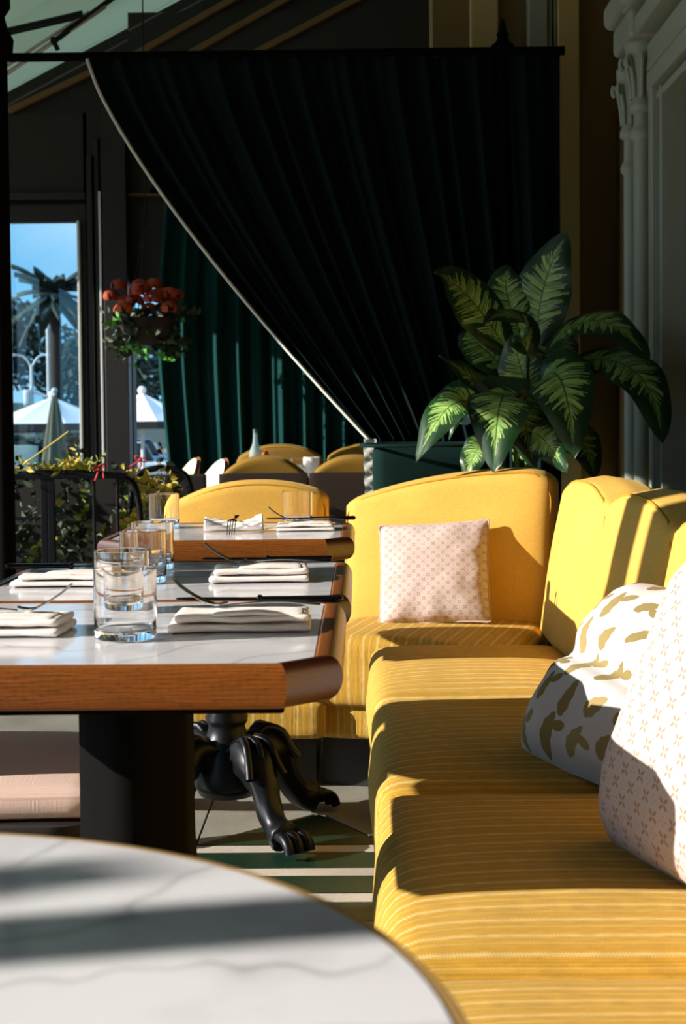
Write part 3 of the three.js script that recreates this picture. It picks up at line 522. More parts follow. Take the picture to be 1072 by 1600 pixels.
{
  const p = thing('potted_plant', 'large leafy houseplant with variegated leaves behind the corner banquette', 'plant', [0, 0, 0]);
  const Ls = [
[[0.584, 1.252, -4.6], [0.598, 1.436, -4.58], [0.672, 1.612, -4.55], 0.193, [-0.5, 0.1, 1], 'd'] ,
[[0.491, 1.219, -4.55], [0.354, 1.403, -4.5], [0.238, 1.473, -4.4], 0.153, [-0.2, 0.5, 1], 'd'] ,
[[0.537, 1.216, -4.5], [0.487, 1.332, -4.42], [0.381, 1.308, -4.3], 0.142, [-0.2, 0.8, 0.8], 'd'] ,
[[0.572, 1.201, -4.62], [0.489, 1.409, -4.62], [0.502, 1.516, -4.65], 0.162, [-0.3, 0.2, 1], 'd'] ,
[[0.587, 1.216, -4.5], [0.733, 1.321, -4.4], [0.881, 1.188, -4.3], 0.193, [-0.1, 1, 0.5], 'd'] ,
[[0.628, 1.176, -4.5], [0.832, 1.171, -4.35], [0.907, 0.942, -4.25], 0.204, [0.2, 0.8, 0.7], 'd'] ,
[[0.571, 1.134, -4.45], [0.615, 1.13, -4.3], [0.645, 0.9, -4.25], 0.206, [-0.1, 0.35, 1], 'd'] ,
[[0.475, 1.054, -4.4], [0.43, 1.068, -4.3], [0.405, 0.857, -4.25], 0.211, [-0.35, 0.3, 1], 'l'] ,
[[0.396, 1.014, -4.4], [0.292, 1.069, -4.32], [0.172, 0.892, -4.25], 0.157, [-0.6, 0.25, 0.8], 'l'] ,
[[0.398, 0.994, -4.42], [0.323, 1.044, -4.38], [0.278, 0.951, -4.35], 0.051, [-0.6, 0.3, 0.8], 'l'] ,
[[0.481, 1.054, -4.45], [0.386, 1.123, -4.4], [0.244, 1.215, -4.3], 0.134, [-0.2, 0.8, 0.8], 'd'] ,
[[0.553, 1.055, -4.55], [0.519, 1.177, -4.52], [0.488, 1.289, -4.52], 0.159, [-0.5, 0.1, 1], 'm'] ,
[[0.529, 0.975, -4.35], [0.561, 0.956, -4.3], [0.624, 0.857, -4.25], 0.111, [-0.5, 0.4, 0.8], 'l'] ,
[[0.587, 1.014, -4.5], [0.691, 0.954, -4.45], [0.729, 0.832, -4.4], 0.13, [0.2, 0.4, 1], 'd'] ,
[[0.421, 0.934, -4.45], [0.366, 0.925, -4.4], [0.331, 0.817, -4.38], 0.103, [-0.5, 0.3, 1], 'm'] ,
[[0.547, 1.095, -4.5], [0.517, 1.034, -4.42], [0.542, 0.866, -4.38], 0.155, [0, 0.3, 1], 'd'] ,
[[0.614, 1.157, -4.55], [0.642, 1.262, -4.6], [0.724, 1.307, -4.66], 0.161, [0, 0.6, 0.8], 'd'] ,
[[0.518, 1.138, -4.6], [0.395, 1.263, -4.62], [0.352, 1.307, -4.66], 0.135, [0, 0.5, 1], 'd'] ,
  ];
  const root = [.52, .72, -4.62];
  mesh('pot', lathe([[0, 0], [.13, 0], [.14, .02], [.17, .66], [.178, .68], [.178, .70], [.165, .70], [.155, .66], [0, .65]], 40).translate(.56, 0, -4.62), M.blackWood, p);
  for (const [b, m, t, w, n, k] of Ls) {
    mesh('leaf', leafGeo(b, m, t, w, n), LM[k], p);
    mesh('stem', tube([[root[0] + (b[0] - .5) * .25, .64, root[2]], [root[0] * .55 + b[0] * .45, (b[1] + .66) / 2, (root[2] + b[2]) / 2], b], .008, 14, 6), LM.m, p);
  }
}
const CZ = -5.0;
function fold(x, v) { return .034 * Math.sin(x * 44 + 2.2 * Math.sin(x * 9)) + .016 * Math.sin(x * 97 + 1.7); }
{
  const c = thing('swag_curtain', 'dark teal velvet curtain swept aside from an iron rail behind the plant', 'curtain', [0, 0, 0]);
  const XL = -.93, XR = .715, top = 2.285, tie = .955, XB = .035;
  const pt = (u, v) => {   // v 0 top, 1 tie
    const xt = XL + (XR - XL) * u, xb = XB + (XR - XB) * Math.pow(u, 1.55), e = Math.pow(v, 1.28 - .1 * u);
    const x = xt + (xb - xt) * e, y = top + (tie - top) * v, s = u * (XR - XL);
    return [x, y, CZ + fold(s * 1.15, v) * (1 - .35 * v * (1 - u)) * Math.min(1, .4 + v * 3) - .03 * (1 - u) * v];
  };
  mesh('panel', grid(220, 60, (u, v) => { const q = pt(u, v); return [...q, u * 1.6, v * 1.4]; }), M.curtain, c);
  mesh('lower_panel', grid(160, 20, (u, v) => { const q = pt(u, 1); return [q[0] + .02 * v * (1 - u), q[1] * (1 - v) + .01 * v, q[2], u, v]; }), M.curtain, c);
  const L0 = .58;
  mesh('lining_edge', grid(6, 40, (u, v) => { const q = pt(0, L0 + (1 - L0) * v), w = .062 * Math.pow(v, .8) * (1 - .25 * v); return [q[0] + (u - .45) * w, q[1] - (u - .5) * w * .6, q[2] + .045 + .012 * Math.sin(u * 3.1)]; }), M.lining, c);
  mesh('lining_ruffle', grid(24, 44, (u, v) => { const q = pt(0, 1); return [q[0] - .016 + .045 * u + .0025 * Math.sin(v * 90) * (1 - u) + .012 * v, q[1] - .75 * v, q[2] + .06 + .004 * Math.sin(v * 92 + u * 5)]; }), M.lining, c);
  mesh('edge_roll', tube(Array.from({ length: 14 }, (_, i) => { const q = pt(0, i / 13); return [q[0], q[1], q[2] + .012]; }), .006, 60, 8), M.lining, c);
}
{
  const f = thing('iron_frame', 'dark iron frame of post, finial and rail that carries the curtain', 'frame', [0, 0, 0]);
  const post = (x, r) => [rod([x, 0, CZ], [x, 2.34, CZ], r, 16), lathe([[0, 0], [r * 1.6, 0], [r * 1.8, .03], [r * 1.2, .06], [r, .07]], 20).translate(x, 0, CZ)];
  mesh('post', [...post(-1.25, .037), lathe([[.037, 2.30], [.055, 2.31], [.06, 2.36], [.04, 2.40], [.03, 2.44], [.05, 2.47], [.05, 2.5], [.02, 2.54], [.012, 2.62], [0, 2.68]], 24).translate(-1.25, 0, CZ)], M.blackWood, f);
  mesh('post', post(.515, .022), M.blackWood, f);
  mesh('finial', lathe([[.038, 2.30], [.04, 2.318], [.024, 2.33], [.017, 2.345], [.022, 2.355], [.014, 2.37], [.011, 2.39], [.004, 2.41], [0, 2.413]], 24).translate(.515, 0, CZ), M.blackWood, f);
  mesh('rail', rod([-1.27, 2.298, CZ], [.73, 2.298, CZ], .016, 12), M.blackWood, f);
  for (let i = 0; i < 17; i++) mesh('ring', new THREE.TorusGeometry(.022, .003, 6, 16).rotateY(Math.PI / 2).translate(-.9 + i * .1, 2.29, CZ), M.blackWood, f);
}
{
  const c = thing('far_curtain', 'dark teal curtain hanging straight at the far end of the terrace', 'curtain', [0, 0, 0]);
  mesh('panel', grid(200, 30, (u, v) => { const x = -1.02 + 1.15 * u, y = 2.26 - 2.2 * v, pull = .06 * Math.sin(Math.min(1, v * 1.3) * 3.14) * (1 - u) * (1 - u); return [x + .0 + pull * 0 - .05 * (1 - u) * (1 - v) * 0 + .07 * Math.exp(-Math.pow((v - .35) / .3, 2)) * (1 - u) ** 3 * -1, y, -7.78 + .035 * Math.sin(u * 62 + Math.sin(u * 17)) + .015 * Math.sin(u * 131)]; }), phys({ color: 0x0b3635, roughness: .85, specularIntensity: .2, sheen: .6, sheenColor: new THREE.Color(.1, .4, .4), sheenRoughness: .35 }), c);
  mesh('rod', rod([-1.12, 2.28, -7.78], [.15, 2.28, -7.78], .014), M.blackWood, c);
}

// ---------------------------------------------------------------- far end: booths, tableware, chairs, railing, flowers
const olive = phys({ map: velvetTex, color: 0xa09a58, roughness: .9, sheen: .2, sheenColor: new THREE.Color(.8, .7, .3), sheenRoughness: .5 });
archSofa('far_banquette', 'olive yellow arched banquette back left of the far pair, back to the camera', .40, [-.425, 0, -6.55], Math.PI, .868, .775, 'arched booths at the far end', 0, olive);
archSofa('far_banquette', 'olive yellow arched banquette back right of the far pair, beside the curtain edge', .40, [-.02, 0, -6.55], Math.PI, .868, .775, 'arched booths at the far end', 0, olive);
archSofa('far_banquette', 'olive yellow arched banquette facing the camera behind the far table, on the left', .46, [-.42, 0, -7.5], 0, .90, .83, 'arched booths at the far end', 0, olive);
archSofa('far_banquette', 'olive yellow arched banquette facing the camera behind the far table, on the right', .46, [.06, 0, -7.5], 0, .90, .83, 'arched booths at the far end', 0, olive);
{
  const t = thing('far_table', 'small table between the far arched banquettes, set with glasses', 'table', [-.22, 0, -7.02]);
  tableTop(t, .66, .5); mesh('pedestal', lathe([[.03, .7], [.03, .1], [.2, .02], [.2, 0], [0, 0]], 24), M.iron, t);
  const b = thing('water_bottle', 'tall clear glass bottle with narrow neck on the far table', 'bottle', [-.545, TY, -6.92]);
  b.position.set(-.50, TY, -6.92);
  mesh('body', lathe([[0, 0], [.03, 0], [.033, .004], [.034, .1], [.03, .13], [.014, .17], [.011, .2], [.011, .225], [.008, .225], [.008, .2], [.011, .17], [.027, .13], [.031, .1], [.031, .008], [0, .006]], 32), phys({ color: 0xdfeef0, roughness: .02, transmission: .75, thickness: 0 }), b);
  mesh('cap', new THREE.CylinderGeometry(.0125, .0125, .016, 16).translate(0, .23, 0), M.steel, b);
  const cup = tag(mesh('white_cup', lathe([[0, 0], [.032, 0], [.036, .004], [.04, .1], [.037, .1], [.033, .01], [0, .008]], 28), std({ color: 0xdcdad6, roughness: .4 }), scene, [-.228, TY, -6.92]), 'tall white cup on the far table', 'cup');
  const g1 = tag(mesh('tumbler', glassGeo, M.glass, scene, [-.30, TY, -6.9]), 'clear tumbler beside the white cup on the far table', 'glass'); g1.scale.y = 1.05;
  const g2 = tag(mesh('tumbler', glassGeo, M.glass, scene, [-.42, TY, -6.88]), 'clear tumbler between bottle and napkins on the far table', 'glass');
  const nk = tag(mesh('napkin', napkinGeo(.16, .12, .05, 77), M.napkin, scene, [-.335, TY, -7.0]), 'crumpled white napkin on the far table', 'napkin');
  const fl = thing('table_flowers', 'small orange flowers in a low glass on the far table', 'flowers', [-.475, TY, -7.02]);
  mesh('glass', glassGeo, M.glass, fl); const fs = []; for (let i = 0; i < 7; i++) fs.push(new THREE.IcosahedronGeometry(.018, 1).translate(rr(-.03, .03), .105 + rr(-.01, .02), rr(-.03, .03))); mesh('flower_heads', fs, std({ color: 0xc96a22, roughness: .8 }), fl); mesh('stems', [0, 1, 2].map((i) => rod([0, .01, 0], [(i - 1) * .02, .1, .01], .002, 5)), LM.m, fl);
}
function tubChair(label, pos, turn, col) {
  const c = thing('tub_chair', label, 'chair', pos, turn, 'pale chairs by the railing');
  const m = phys({ color: col, roughness: .7 });
  mesh('shell', grid(30, 12, (u, v) => { const a = -.95 + 1.9 * u, R = .20 + .025 * v, h = .44 + (.40 - .17 * Math.pow(Math.abs(2 * u - 1), 2)) * v; return [Math.sin(a) * R, h, -Math.cos(a) * R]; }), m, c);
  mesh('shell_back', grid(30, 12, (u, v) => { const a = -.95 + 1.9 * u, R = .215 + .03 * v, h = .42 + (.425 - .17 * Math.pow(Math.abs(2 * u - 1), 2)) * v; return [Math.sin(a) * R, h, -Math.cos(a) * R]; }), std({ color: 0x7a4a2c, roughness: .5 }), c);
  mesh('seat', lathe([[0, .40], [.19, .40], [.205, .42], [.2, .46], [.16, .475], [0, .48]], 30), m, c);
  for (const [x, z] of [[-.14, -.14], [.14, -.14], [-.14, .14], [.14, .14]]) mesh('leg', rod([x, .41, z], [x * 1.25, 0, z * 1.25], .014, 8, .009), M.blackWood, c);
  return c;
}
tubChair('pale cream tub chair with curved back at the end of the railing', [-1.03, 0, -7.05], -1.2, 0xcfc9a2);
tubChair('white tub chair with wooden back beside the arched banquettes', [-.865, 0, -6.78], -1.15, 0xe4e0e0);
function diningChair(label, pos, turn, mat) {
  const c = thing('dining_chair', label, 'chair', pos, turn, undefined);
  mesh('seat', soft(.44, .05, .42, .022, 20, 6, 20, (x, y, z) => [x * (1 - .06 * (z / .21)), y + .435 + (y > 0 ? .012 * (1 - (x / .22) ** 2) * (1 - (z / .21) ** 2) : 0), z], (x, y, z) => [z, x]), mat, c);
  mesh('seat_rail', soft(.43, .04, .41, .012, 6, 4, 6, (x, y, z) => [x, y + .393, z]), M.darkWood, c);
  for (const [x, z] of [[-.18, .17], [.18, .17]]) mesh('leg', rod([x, .39, z], [x * 1.05, 0, z * 1.08], .016, 10, .011), M.darkWood, c);
  for (const x of [-.18, .18]) mesh('leg', tube([[x * 1.1, 0, -.23], [x, .4, -.19], [x, .62, -.21], [x * .9, .78, -.25]], .014, 20, 8), M.darkWood, c);
  mesh('backrest', grid(14, 8, (u, v) => { const x = (u - .5) * .37; return [x, .50 + .29 * v + .02 * Math.cos((u - .5) * 3), -.235 - .02 * Math.cos((u - .5) * 3) - .02 * v]; }), M.darkWood, c);  // back out of view, made solid so that it shades the seat
  return c;
}
const ch = diningChair('dark wooden chair with ribbed pink seat left of the middle table', [-.62, 0, -2.36], Math.PI / 2, M.pinkSeat);

// railing with planted box behind
{
  const RZ = -6.0, r = thing('railing', 'black metal railing of rounded hoops in front of the greenery', 'railing', [0, 0, 0]);
  const hoop = (x0, x1, h) => tube([[x0, 0, RZ], [x0, h - .12, RZ], [x0 + .03, h - .03, RZ], [x0 + .12, h, RZ], [x1 - .12, h, RZ], [x1 - .03, h - .03, RZ], [x1, h - .12, RZ], [x1, 0, RZ]], .014, 120, 8);
  mesh('hoop', hoop(-1.62, -.93, .80), M.iron, r); mesh('hoop', hoop(-.98, -.72, .825).translate(0, 0, -.12), M.iron, r); mesh('hoop', hoop(-2.4, -1.66, .80), M.iron, r);
  mesh('top_rail', box(-2.4, -.98, .785, .812, RZ - .02, RZ + .02, .006), M.iron, r);
  for (const x of [-1.33, -1.30]) mesh('upright', box(x - .014, x + .014, 0, .79, RZ - .015, RZ + .015, .003), M.iron, r);
  for (const x of [-1.52, -1.12, -1.02]) mesh('upright', rod([x, 0, RZ], [x, .79, RZ], .007), M.iron, r);
  for (const y of [.62, .42, .28]) mesh('crossbar', rod([-1.62, y, RZ], [-1.32, y, RZ], .007), M.iron, r);
  mesh('crossbar', rod([-1.3, .27, RZ], [-.93, .27, RZ], .008), M.iron, r);
}
function sprig(L, p, dir, len, n, size, thin = .32) { const D = V(...dir).normalize(); for (let i = 0; i < n; i++) { const t = i / n, q = V(...p).addScaledVector(D, len * t), s = size * (1 - .4 * t) * rr(.7, 1.2); const g = grid(2, 3, (u, v) => { const a = 2 * u - 1, w = s * thin * Math.sin(Math.PI * Math.min(1, v + .06)); return [a * w, v * s, Math.abs(a) * w * .4]; }); g.rotateX(rr(-1.3, 1.3)); g.rotateZ(rr(-2.6, 2.6)); g.rotateY(rr(0, 6.3)); g.translate(q.x, q.y, q.z); L.push(g); } }
const trunkM = std({ color: 0x332a22, roughness: .9 });
const gLit = std({ color: 0x7d8a2c, roughness: .55 }), gDark = std({ color: 0x24361a, roughness: .6 }), gYel = std({ color: 0xb9a63a, roughness: .6 });  // the yellow greens put sunlight on the hedge leaves by colour
{
  const h = thing('planter_hedge', 'leafy greenery in a dark trough behind the black railing', 'plant', [0, 0, 0]);
  mesh('trough', box(-2.4, -.74, 0, .20, -6.5, -6.17, .01), M.plinth, h); mesh('dark_backing', box(-2.4, -.70, .2, .78, -6.56, -6.5, .01), M.plinth, h);  // dark backing added so the gaps between the leaves look dark
  const a = [], b = [], y = [];
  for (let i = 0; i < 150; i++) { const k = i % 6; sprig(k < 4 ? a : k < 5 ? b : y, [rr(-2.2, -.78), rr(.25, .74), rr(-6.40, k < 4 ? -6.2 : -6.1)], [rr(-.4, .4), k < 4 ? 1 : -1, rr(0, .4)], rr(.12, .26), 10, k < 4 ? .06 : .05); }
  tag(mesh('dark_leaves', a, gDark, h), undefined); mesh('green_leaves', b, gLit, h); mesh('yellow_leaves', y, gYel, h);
  for (const k of ['dark_leaves', 'green_leaves', 'yellow_leaves']) { const m = h.children.find((c) => c.name === k); m.userData = { kind: 'stuff' }; }
}
{
  const g = thing('leaf_garland', 'cut yellow green branches lying along the top of the railing', 'garland', [0, .815, -6.0]);
  const a = [], b = [], st = [];
  for (let i = 0; i < 26; i++) { const x = rr(-1.5, -1.08); const d = [rr(-1, 1), rr(.02, .35), rr(-.3, .3)]; sprig(i % 2 ? a : b, [x, rr(.0, .02), rr(-.03, .03)], d, rr(.08, .14), 8, .045, .15); st.push(rod([x, .01, 0], [x + d[0] * .12, .02 + d[1] * .1, d[2] * .1], .003, 5)); }
  st.push(rod([-1.42, .03, 0], [-1.22, .17, .02], .004, 6));
  mesh('leaves', a, gYel, g).userData.kind = 'stuff'; mesh('dark_leaves', b, gLit, g).userData.kind = 'stuff'; mesh('stems', st, gYel, g);
  const bow = (x, y, z, l, rt) => { const t = thing('red_bow', l, 'bow', [x, y, z]); const m = std({ color: 0xc2342a, roughness: .7 }); for (const s of [-1, 1]) { mesh('loop', new THREE.TorusGeometry(.018, .006, 6, 16).scale(.7, .45, .7).translate(s * .013, .005, 0), m, t); mesh('tail', tube([[0, 0, 0], [s * .012, -.02, .006], [s * .02 - .012, -.045, .008]], .004, 10, 5), m, t); } mesh('knot', new THREE.SphereGeometry(.008, 10, 8), m, t); t.rotation.z = rt; return t; };
  bow(-1.09, .83, -5.965, 'red ribbon bow on the railing at the end of the cut branches', .3); bow(-.935, .86, -6.09, 'red ribbon bow on the second hoop of the railing', -.4);
  const g2 = thing('leaf_garland', 'yellow green sprigs tied to the smaller railing hoop', 'garland', [-.9, .80, -6.1]); const q = []; for (let i = 0; i < 14; i++) sprig(q, [rr(-.12, .08), rr(-.25, .04), rr(-.02, .06)], [rr(-.5, .5), -1, 0], .1, 9, .05); mesh('leaves', q, gYel, g2).userData.kind = 'stuff';
}
for (const c of scene.children.filter((o) => /^far_banquette(_001)?$/.test(o.name))) mesh('shade_panel', soft(.40, .64, .012, .005, 10, 8, 2, (x, y, z) => [x, y + .47, z - .163 - .05 * Math.max(0, (y + .07) / .45)]), std({ color: 0x2a1a10, roughness: .8 }), c);  // dark brown panel paints the shade on the lower booth backs
{ // invented potted cypress, out of view, placed for its shadow on the round table
  const t = thing('added_cypress', 'added slender cypress out of view on the left, shaped to shade the round table', 'plant', [-3.62, .0187, -.17]); t.scale.y = .978;
  mesh('pot', lathe([[0, -.06], [.12, -.06], [.15, .3], [.165, .3], [.165, .34], [.14, .34], [0, .3]], 28), std({ color: 0x9c5a3c, roughness: .9 }), t); mesh('stem', rod([0, .3, 0], [0, 2.1, 0], .012, 6), trunkM, t);
  const L = []; for (let i = 0; i < 900; i++) { const h = .4 + 1.74 * Math.pow(rnd(), .9), R = .085 * Math.sqrt(Math.max(0, 1 - Math.pow(h / 2.16, 12))) * Math.sqrt(rnd()), a = rnd() * 6.28; const g = new THREE.PlaneGeometry(.02, .055); g.rotateY(rr(0, 3)); g.rotateX(rr(-.5, .5)); g.translate(Math.cos(a) * R, h, Math.sin(a) * R); L.push(g); } mesh('foliage', L, gDark, t).userData.kind = 'stuff';
}
{ // slim awning arms under the pale end of the ceiling
  const t = thing('awning_arm', 'slim folding metal arm with bright rods under the pale ceiling at upper left', 'awning arm', [0, 0, 0]), z = -6.9;
  const q = (px, py) => [(px - 560) / 322, 1.02 - (py - 657) / 322, z];
  mesh('rod', rod(q(10, 120), q(175, 12), .011), M.steel, t); mesh('rod', rod(q(10, 108), q(150, 20), .008), M.steel, t); mesh('rod', rod(q(90, 68), q(200, -10), .014), M.iron, t); mesh('arm', rod(q(10, 52), q(140, 24), .02), M.iron, t); mesh('bracket', rod(q(92, 60), q(100, 78), .012), M.iron, t);
}
{ // hanging basket
  const h = thing('hanging_basket', 'hanging basket of orange flowers with trailing green leaves in the far opening', 'plant', [-1.09, 0, -7.4]);
  mesh('basket', lathe([[0, 1.42], [.07, 1.43], [.13, 1.49], [.15, 1.56], [.14, 1.56], [0, 1.5]], 28), std({ color: 0x241a12, roughness: .9 }), h);
  for (let i = 0; i < 3; i++) { const a = i * 2.1; mesh('chain', rod([Math.cos(a) * .14, 1.56, Math.sin(a) * .14], [0, 2.1, 0], .003, 5), M.iron, h); }
  mesh('hook', rod([0, 2.1, 0], [0, ROOF(-1.1) - .08, 0], .004, 5), M.iron, h);
  const hd = (sd) => { const fl = []; let s = sd; const r = () => { s = (s * 16807) % 2147483647; return s / 2147483647; }; for (let k = 0; k < 46; k++) { const a = r() * 6.28, e = r() * 2.4 - .6, q = V(Math.cos(a) * Math.cos(e), Math.sin(e), Math.sin(a) * Math.cos(e)); const g = grid(2, 2, (u, v) => [(u - .5) * .03, v * .028, .008 * Math.sin(u * 3) - .01 * v * v]); g.lookAt(q); g.translate(q.x * .035, q.y * .03, q.z * .035); fl.push(g); } return merge(fl); };
  const F = [hd(3), hd(11), hd(29)], fm = [std({ color: 0xb8481a, roughness: .7 }), std({ color: 0x9c3514, roughness: .7 })];
  for (let i = 0; i < 20; i++) { const a = i * 2.4, R = .04 + .13 * Math.sqrt(i / 20); mesh('flower', F[i % 3], fm[i % 2], h, [Math.cos(a) * R * 1.1, 1.60 + .10 * (1 - R * 3) + rr(-.07, .07), Math.sin(a) * R * .8 + .05]); }
  const a = [], b = []; for (let i = 0; i < 60; i++) { const an = rr(0, 6.28), R = rr(.05, .17); sprig(i % 4 ? a : b, [Math.cos(an) * R, rr(1.40, 1.62), Math.sin(an) * R], [Math.cos(an) * .6, rr(-1, .2), Math.sin(an) * .6], rr(.06, .14), 7, .06); }
  mesh('dark_leaves', a, gDark, h).userData.kind = 'stuff'; mesh('leaves', b, std({ color: 0x4f9a2a, roughness: .5 }), h).userData.kind = 'stuff';
}

// ---------------------------------------------------------------- beyond the terrace
const GY = -1.2;
function crown(L, c, R, n, size, squash = .8) { for (let i = 0; i < n; i++) { const a = rnd() * 6.28, e = Math.acos(rr(-1, 1)), q = Math.pow(rnd(), .4) * R; const g = new THREE.PlaneGeometry(size * rr(.6, 1.2), size * .5); g.rotateX(rr(0, 3)); g.rotateY(rr(0, 3)); g.rotateZ(rr(0, 3)); g.translate(c[0] + q * Math.sin(e) * Math.cos(a), c[1] + q * Math.cos(e) * squash, c[2] + q * Math.sin(e) * Math.sin(a)); L.push(g); } }
const treeM = std({ color: 0x2a3f38, roughness: .8 });
function tree(x, z, h, R, label, n = 2600) { const t = thing('tree', label, 'tree', [x, GY, z]); mesh('trunk', rod([0, 0, 0], [0, h - R * .3, 0], .18, 8, .1), trunkM, t); const L = []; for (let k = 0; k < 5; k++) crown(L, [rr(-.6, .6) * R, h - R * .4 + rr(-.5, .5) * R, rr(-.5, .5) * R], R * .7, n / 5, .45); mesh('foliage', L, treeM, t).userData.kind = 'stuff'; return t; }
function palm(x, z, h, label) { const t = thing('palm_tree', label, 'tree', [x, GY, z]); mesh('trunk', rod([0, 0, 0], [0, h, 0], .24, 10, .17), trunkM, t); for (let k = 0; k < 44; k++) { const a = k * 2.4, dn = rr(-.9, 1), L = rr(.8, 1.4); mesh('frond', grid(6, 8, (u, v) => { const r = L * v, w = .2 * Math.sin(Math.PI * Math.min(1, v * .95 + .05)) * (2 * u - 1); return [Math.cos(a) * r - Math.sin(a) * w, h + dn * r - .55 * r * r * .5 + .08 * ((Math.round(u * 6) % 2) ? 1 : -1) * v, Math.sin(a) * r + Math.cos(a) * w]; }), treeM, t); } return t; }
palm(-9.75, -46, 6.4, 'palm tree with round crown left of the window centre'); palm(-8.3, -50, 5.4, 'palm tree behind the first, nearer the window edge');
tree(-21.5, -88, 8.5, 3.2, 'dark tree left in the window behind the lamp post'); tree(-19.5, -104, 7.6, 4.2, 'dark tree behind the palms in the window');
tree(-13.6, -84, 7.5, 3.4, 'dark tree seen through the opening below the flowers'); tree(-11.5, -98, 7, 3, 'dark tree at the edge of the far curtain');
tree(-25, -95, 7.5, 3.4, 'dark tree hidden by the left window frame');
const poleM = std({ color: 0xc9ced0, roughness: .5, metalness: .2 });
{ const z = -70, x = -16.05; const t = thing('street_lamp', 'double armed street lamp seen through the window', 'lamp', [x, GY, z]); mesh('pole', rod([0, 0, 0], [0, 5.1, 0], .12, 10, .08), poleM, t); for (const s of [-1, 1]) { mesh('arm', tube([[0, 5.0, 0], [s * .35, 5.5, 0], [s * .8, 5.62, 0]], .05, 16, 6), poleM, t); mesh('lamp_head', soft(.5, .12, .2, .05, 4, 3, 3, (a, b, c) => [a + s * .95, b + 5.6, c]), poleM, t); } }
for (const [x, l] of [[-13.05, 'left one of two tall white flagpoles in the window'], [-12.78, 'right one of two tall white flagpoles in the window']]) { const t = thing('flagpole', l, 'pole', [x, GY, -60]); mesh('pole', rod([0, 0, 0], [0, 7.1, 0], .07, 10, .06), poleM, t); mesh('ball', new THREE.SphereGeometry(.1, 12, 8).translate(0, 7.15, 0), poleM, t); }
{ const t = thing('traffic_signal', 'pale traffic signal with bracket arm in the window', 'signal', [-9.3, GY, -40]); mesh('pole', rod([.1, 0, 0], [.1, 3.2, 0], .05), poleM, t); mesh('housing', soft(.2, .46, .2, .04, 3, 5, 3, (x, y, z) => [x, y + 2.95, z]), poleM, t); mesh('housing', soft(.2, .46, .2, .04, 3, 5, 3, (x, y, z) => [x, y + 2.43, z]), poleM, t); mesh('arm', rod([.1, 3.15, 0], [.75, 2.9, 0], .04), poleM, t); }
const canopyM = std({ color: 0xe9e4e4, roughness: .8 });
function parasol(x, z, R, h, label, top = .55) {
  const t = thing('market_umbrella', label, 'umbrella', [x, GY, z], .4, 'white umbrellas outside'); const e = h;
  for (let k = 0; k < 8; k++) { const a0 = k * Math.PI / 4, a1 = a0 + Math.PI / 4; mesh('canopy_panel', grid(4, 4, (u, v) => { const a = a0 + (a1 - a0) * u, ap = Math.PI / 4, r = R * v * Math.cos(ap / 2) / Math.cos((u - .5) * ap); return [Math.cos(a) * r, e + top * (1 - v) - .03 * Math.sin(v * 3.14) * Math.sin(u * 3.14), Math.sin(a) * r]; }), canopyM, t); mesh('valance', grid(4, 1, (u, v) => { const a = a0 + (a1 - a0) * u, ap = Math.PI / 4, r = R * Math.cos(ap / 2) / Math.cos((u - .5) * ap); return [Math.cos(a) * r, e - .16 * v, Math.sin(a) * r]; }), M.frameDark, t); }
  mesh('pole', rod([0, 0, 0], [0, e + top, 0], .04), poleM, t); mesh('finial', new THREE.SphereGeometry(.09, 12, 8).translate(0, e + top + .05, 0), canopyM, t); return t;
}
parasol(-7.1, -33, 1.55, 2.22, 'wide white parasol beyond the window', .62); parasol(-4.55, -30, 1.2, 2.25, 'white parasol seen in the opening left of the far curtain', .6); parasol(-9.1, -36, 1.3, 2.15, 'white parasol at the left edge of the window', .5);
{ const t = thing('closed_parasol', 'folded drab cloth parasol standing outside the window', 'umbrella', [-3.5, GY, -16.4]); mesh('folded_cloth', grid(40, 20, (u, v) => { const a = u * 6.283, r = (.02 + .16 * Math.pow(v, .8) * (1 - .25 * Math.max(0, v - .8) / .2)) * (1 + .22 * Math.sin(a * 8)); return [Math.cos(a) * r, 2.55 - 1.1 * v, Math.sin(a) * r]; }), std({ color: 0x6b6a58, roughness: .9 }), t); mesh('pole', rod([0, 0, 0], [0, 2.6, 0], .022), poleM, t); mesh('knob', new THREE.SphereGeometry(.035, 10, 8).translate(0, 2.6, 0), poleM, t); }
{ const t = thing('standin_hedge', 'added dark hedge standing in for clutter below the white parasols', 'hedge', [-4.5, GY, -20.5]); const L = []; for (let i = 0; i < 2200; i++) { const g = new THREE.PlaneGeometry(.16, .09); g.rotateX(rr(0, 3)); g.rotateY(rr(0, 3)); g.translate(rr(-.75, .62), rr(.1, 1.98 + .1 * rnd()), rr(-.25, .25)); L.push(g); } mesh('foliage', L, treeM, t).userData.kind = 'stuff'; mesh('core', soft(1.3, 1.85, .35, .1, 6, 6, 3, (a, b, c) => [a - .06, b + .93, c]), std({ color: 0x10181a, roughness: 1 }), t); }  // hedge added to darken the view where people and cars crowd
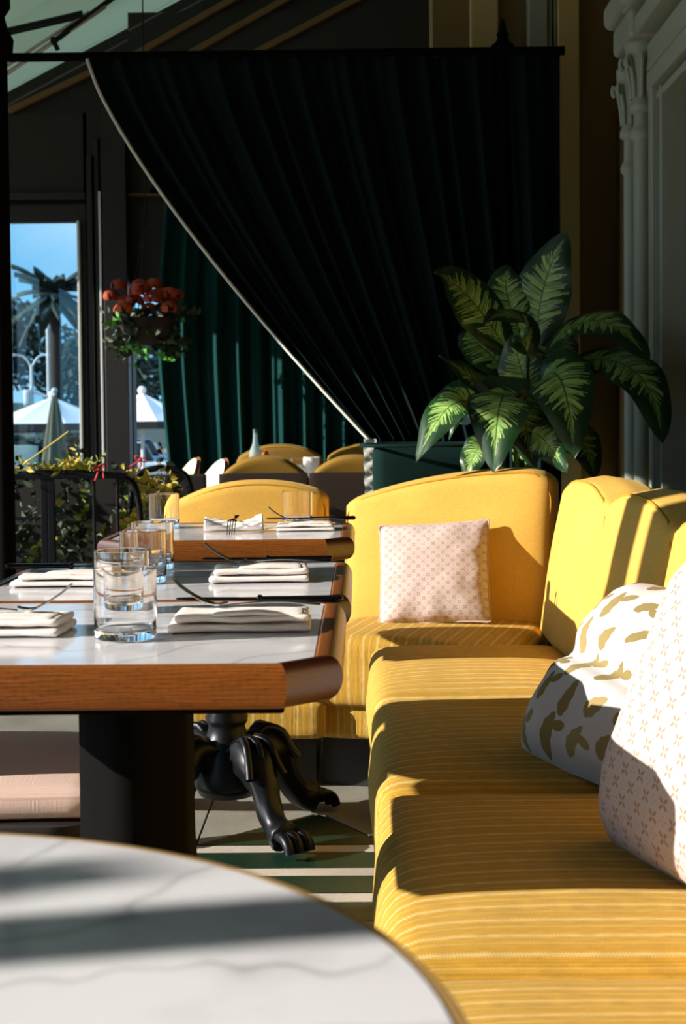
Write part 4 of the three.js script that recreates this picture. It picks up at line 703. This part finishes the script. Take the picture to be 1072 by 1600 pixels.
function car(x, z, col, label, turn) {
  const t = thing('parked_car', label, 'car', [x, GY, z], turn, 'parked cars outside'); const cm = phys({ color: col, roughness: .25, clearcoat: .6 });
  mesh('body', soft(4.2, .7, 1.75, .18, 24, 6, 10, (a, b, c) => [a, b + .7 - (b > 0 ? .1 * Math.pow(Math.abs(a) / 2.1, 3) : 0), c]), cm, t);
  mesh('cabin', soft(2.3, .6, 1.6, .15, 14, 6, 8, (a, b, c) => [a * (1 - .28 * (b + .3) / .6) - .15, b + 1.3, c * (1 - .12 * (b + .3) / .6)]), phys({ color: 0x1a2228, roughness: .1 }), t);
  mesh('roof', soft(1.6, .06, 1.4, .03, 8, 2, 8, (a, b, c) => [a - .15, b + 1.6, c]), cm, t);
  for (const [a, c] of [[-1.3, .8], [1.3, .8], [-1.3, -.8], [1.3, -.8]]) mesh('wheel', new THREE.CylinderGeometry(.32, .32, .2, 20).rotateX(Math.PI / 2).translate(a, .32, c), M.iron, t);
}
car(-8.2, -52, 0x3c6a98, 'blue car parked beyond the far opening', .1); car(-7.3, -44, 0xc8ced4, 'white car parked in the far opening', .2); car(-14.5, -50, 0x8fa0aa, 'grey car parked beyond the window', 0);
{ const t = thing('patio_chair', 'pale teal slab backed patio chair outside the window', 'chair', [-3.55, -.04 , -14.6]); t.position.y = GY; mesh('back', soft(.5, .9, .05, .02, 6, 8, 3, (a, b, c) => [a, b + 1.55, c - .1 * b]), std({ color: 0x7f9a9c, roughness: .7 }), t); mesh('seat', soft(.5, .06, .5, .02, 4, 3, 4, (a, b, c) => [a, b + 1.05, c - .3]), std({ color: 0x7f9a9c, roughness: .7 }), t); for (const [a, c] of [[-.22, -.05], [.22, -.05], [-.22, -.5], [.22, -.5]]) mesh('leg', rod([a, 0, c], [a, 1.05, c], .02), M.iron, t); }
{ // hillside of dark trees closing the view
  const m = struct('hill', grid(40, 6, (u, v) => { const x = -75 + 110 * u; return [x, GY + v * (3.6 + 1.4 * fbm(u * 9, 3, 5, 3)), -120 - 30 * v]; }), std({ color: 0x24393a, roughness: 1 }));
}

scene.traverse((o) => { if (o.userData._n) delete o.userData._n; for (const k of Object.keys(o.userData)) if (o.userData[k] === undefined) delete o.userData[k]; });
renderer.render(scene, camera);
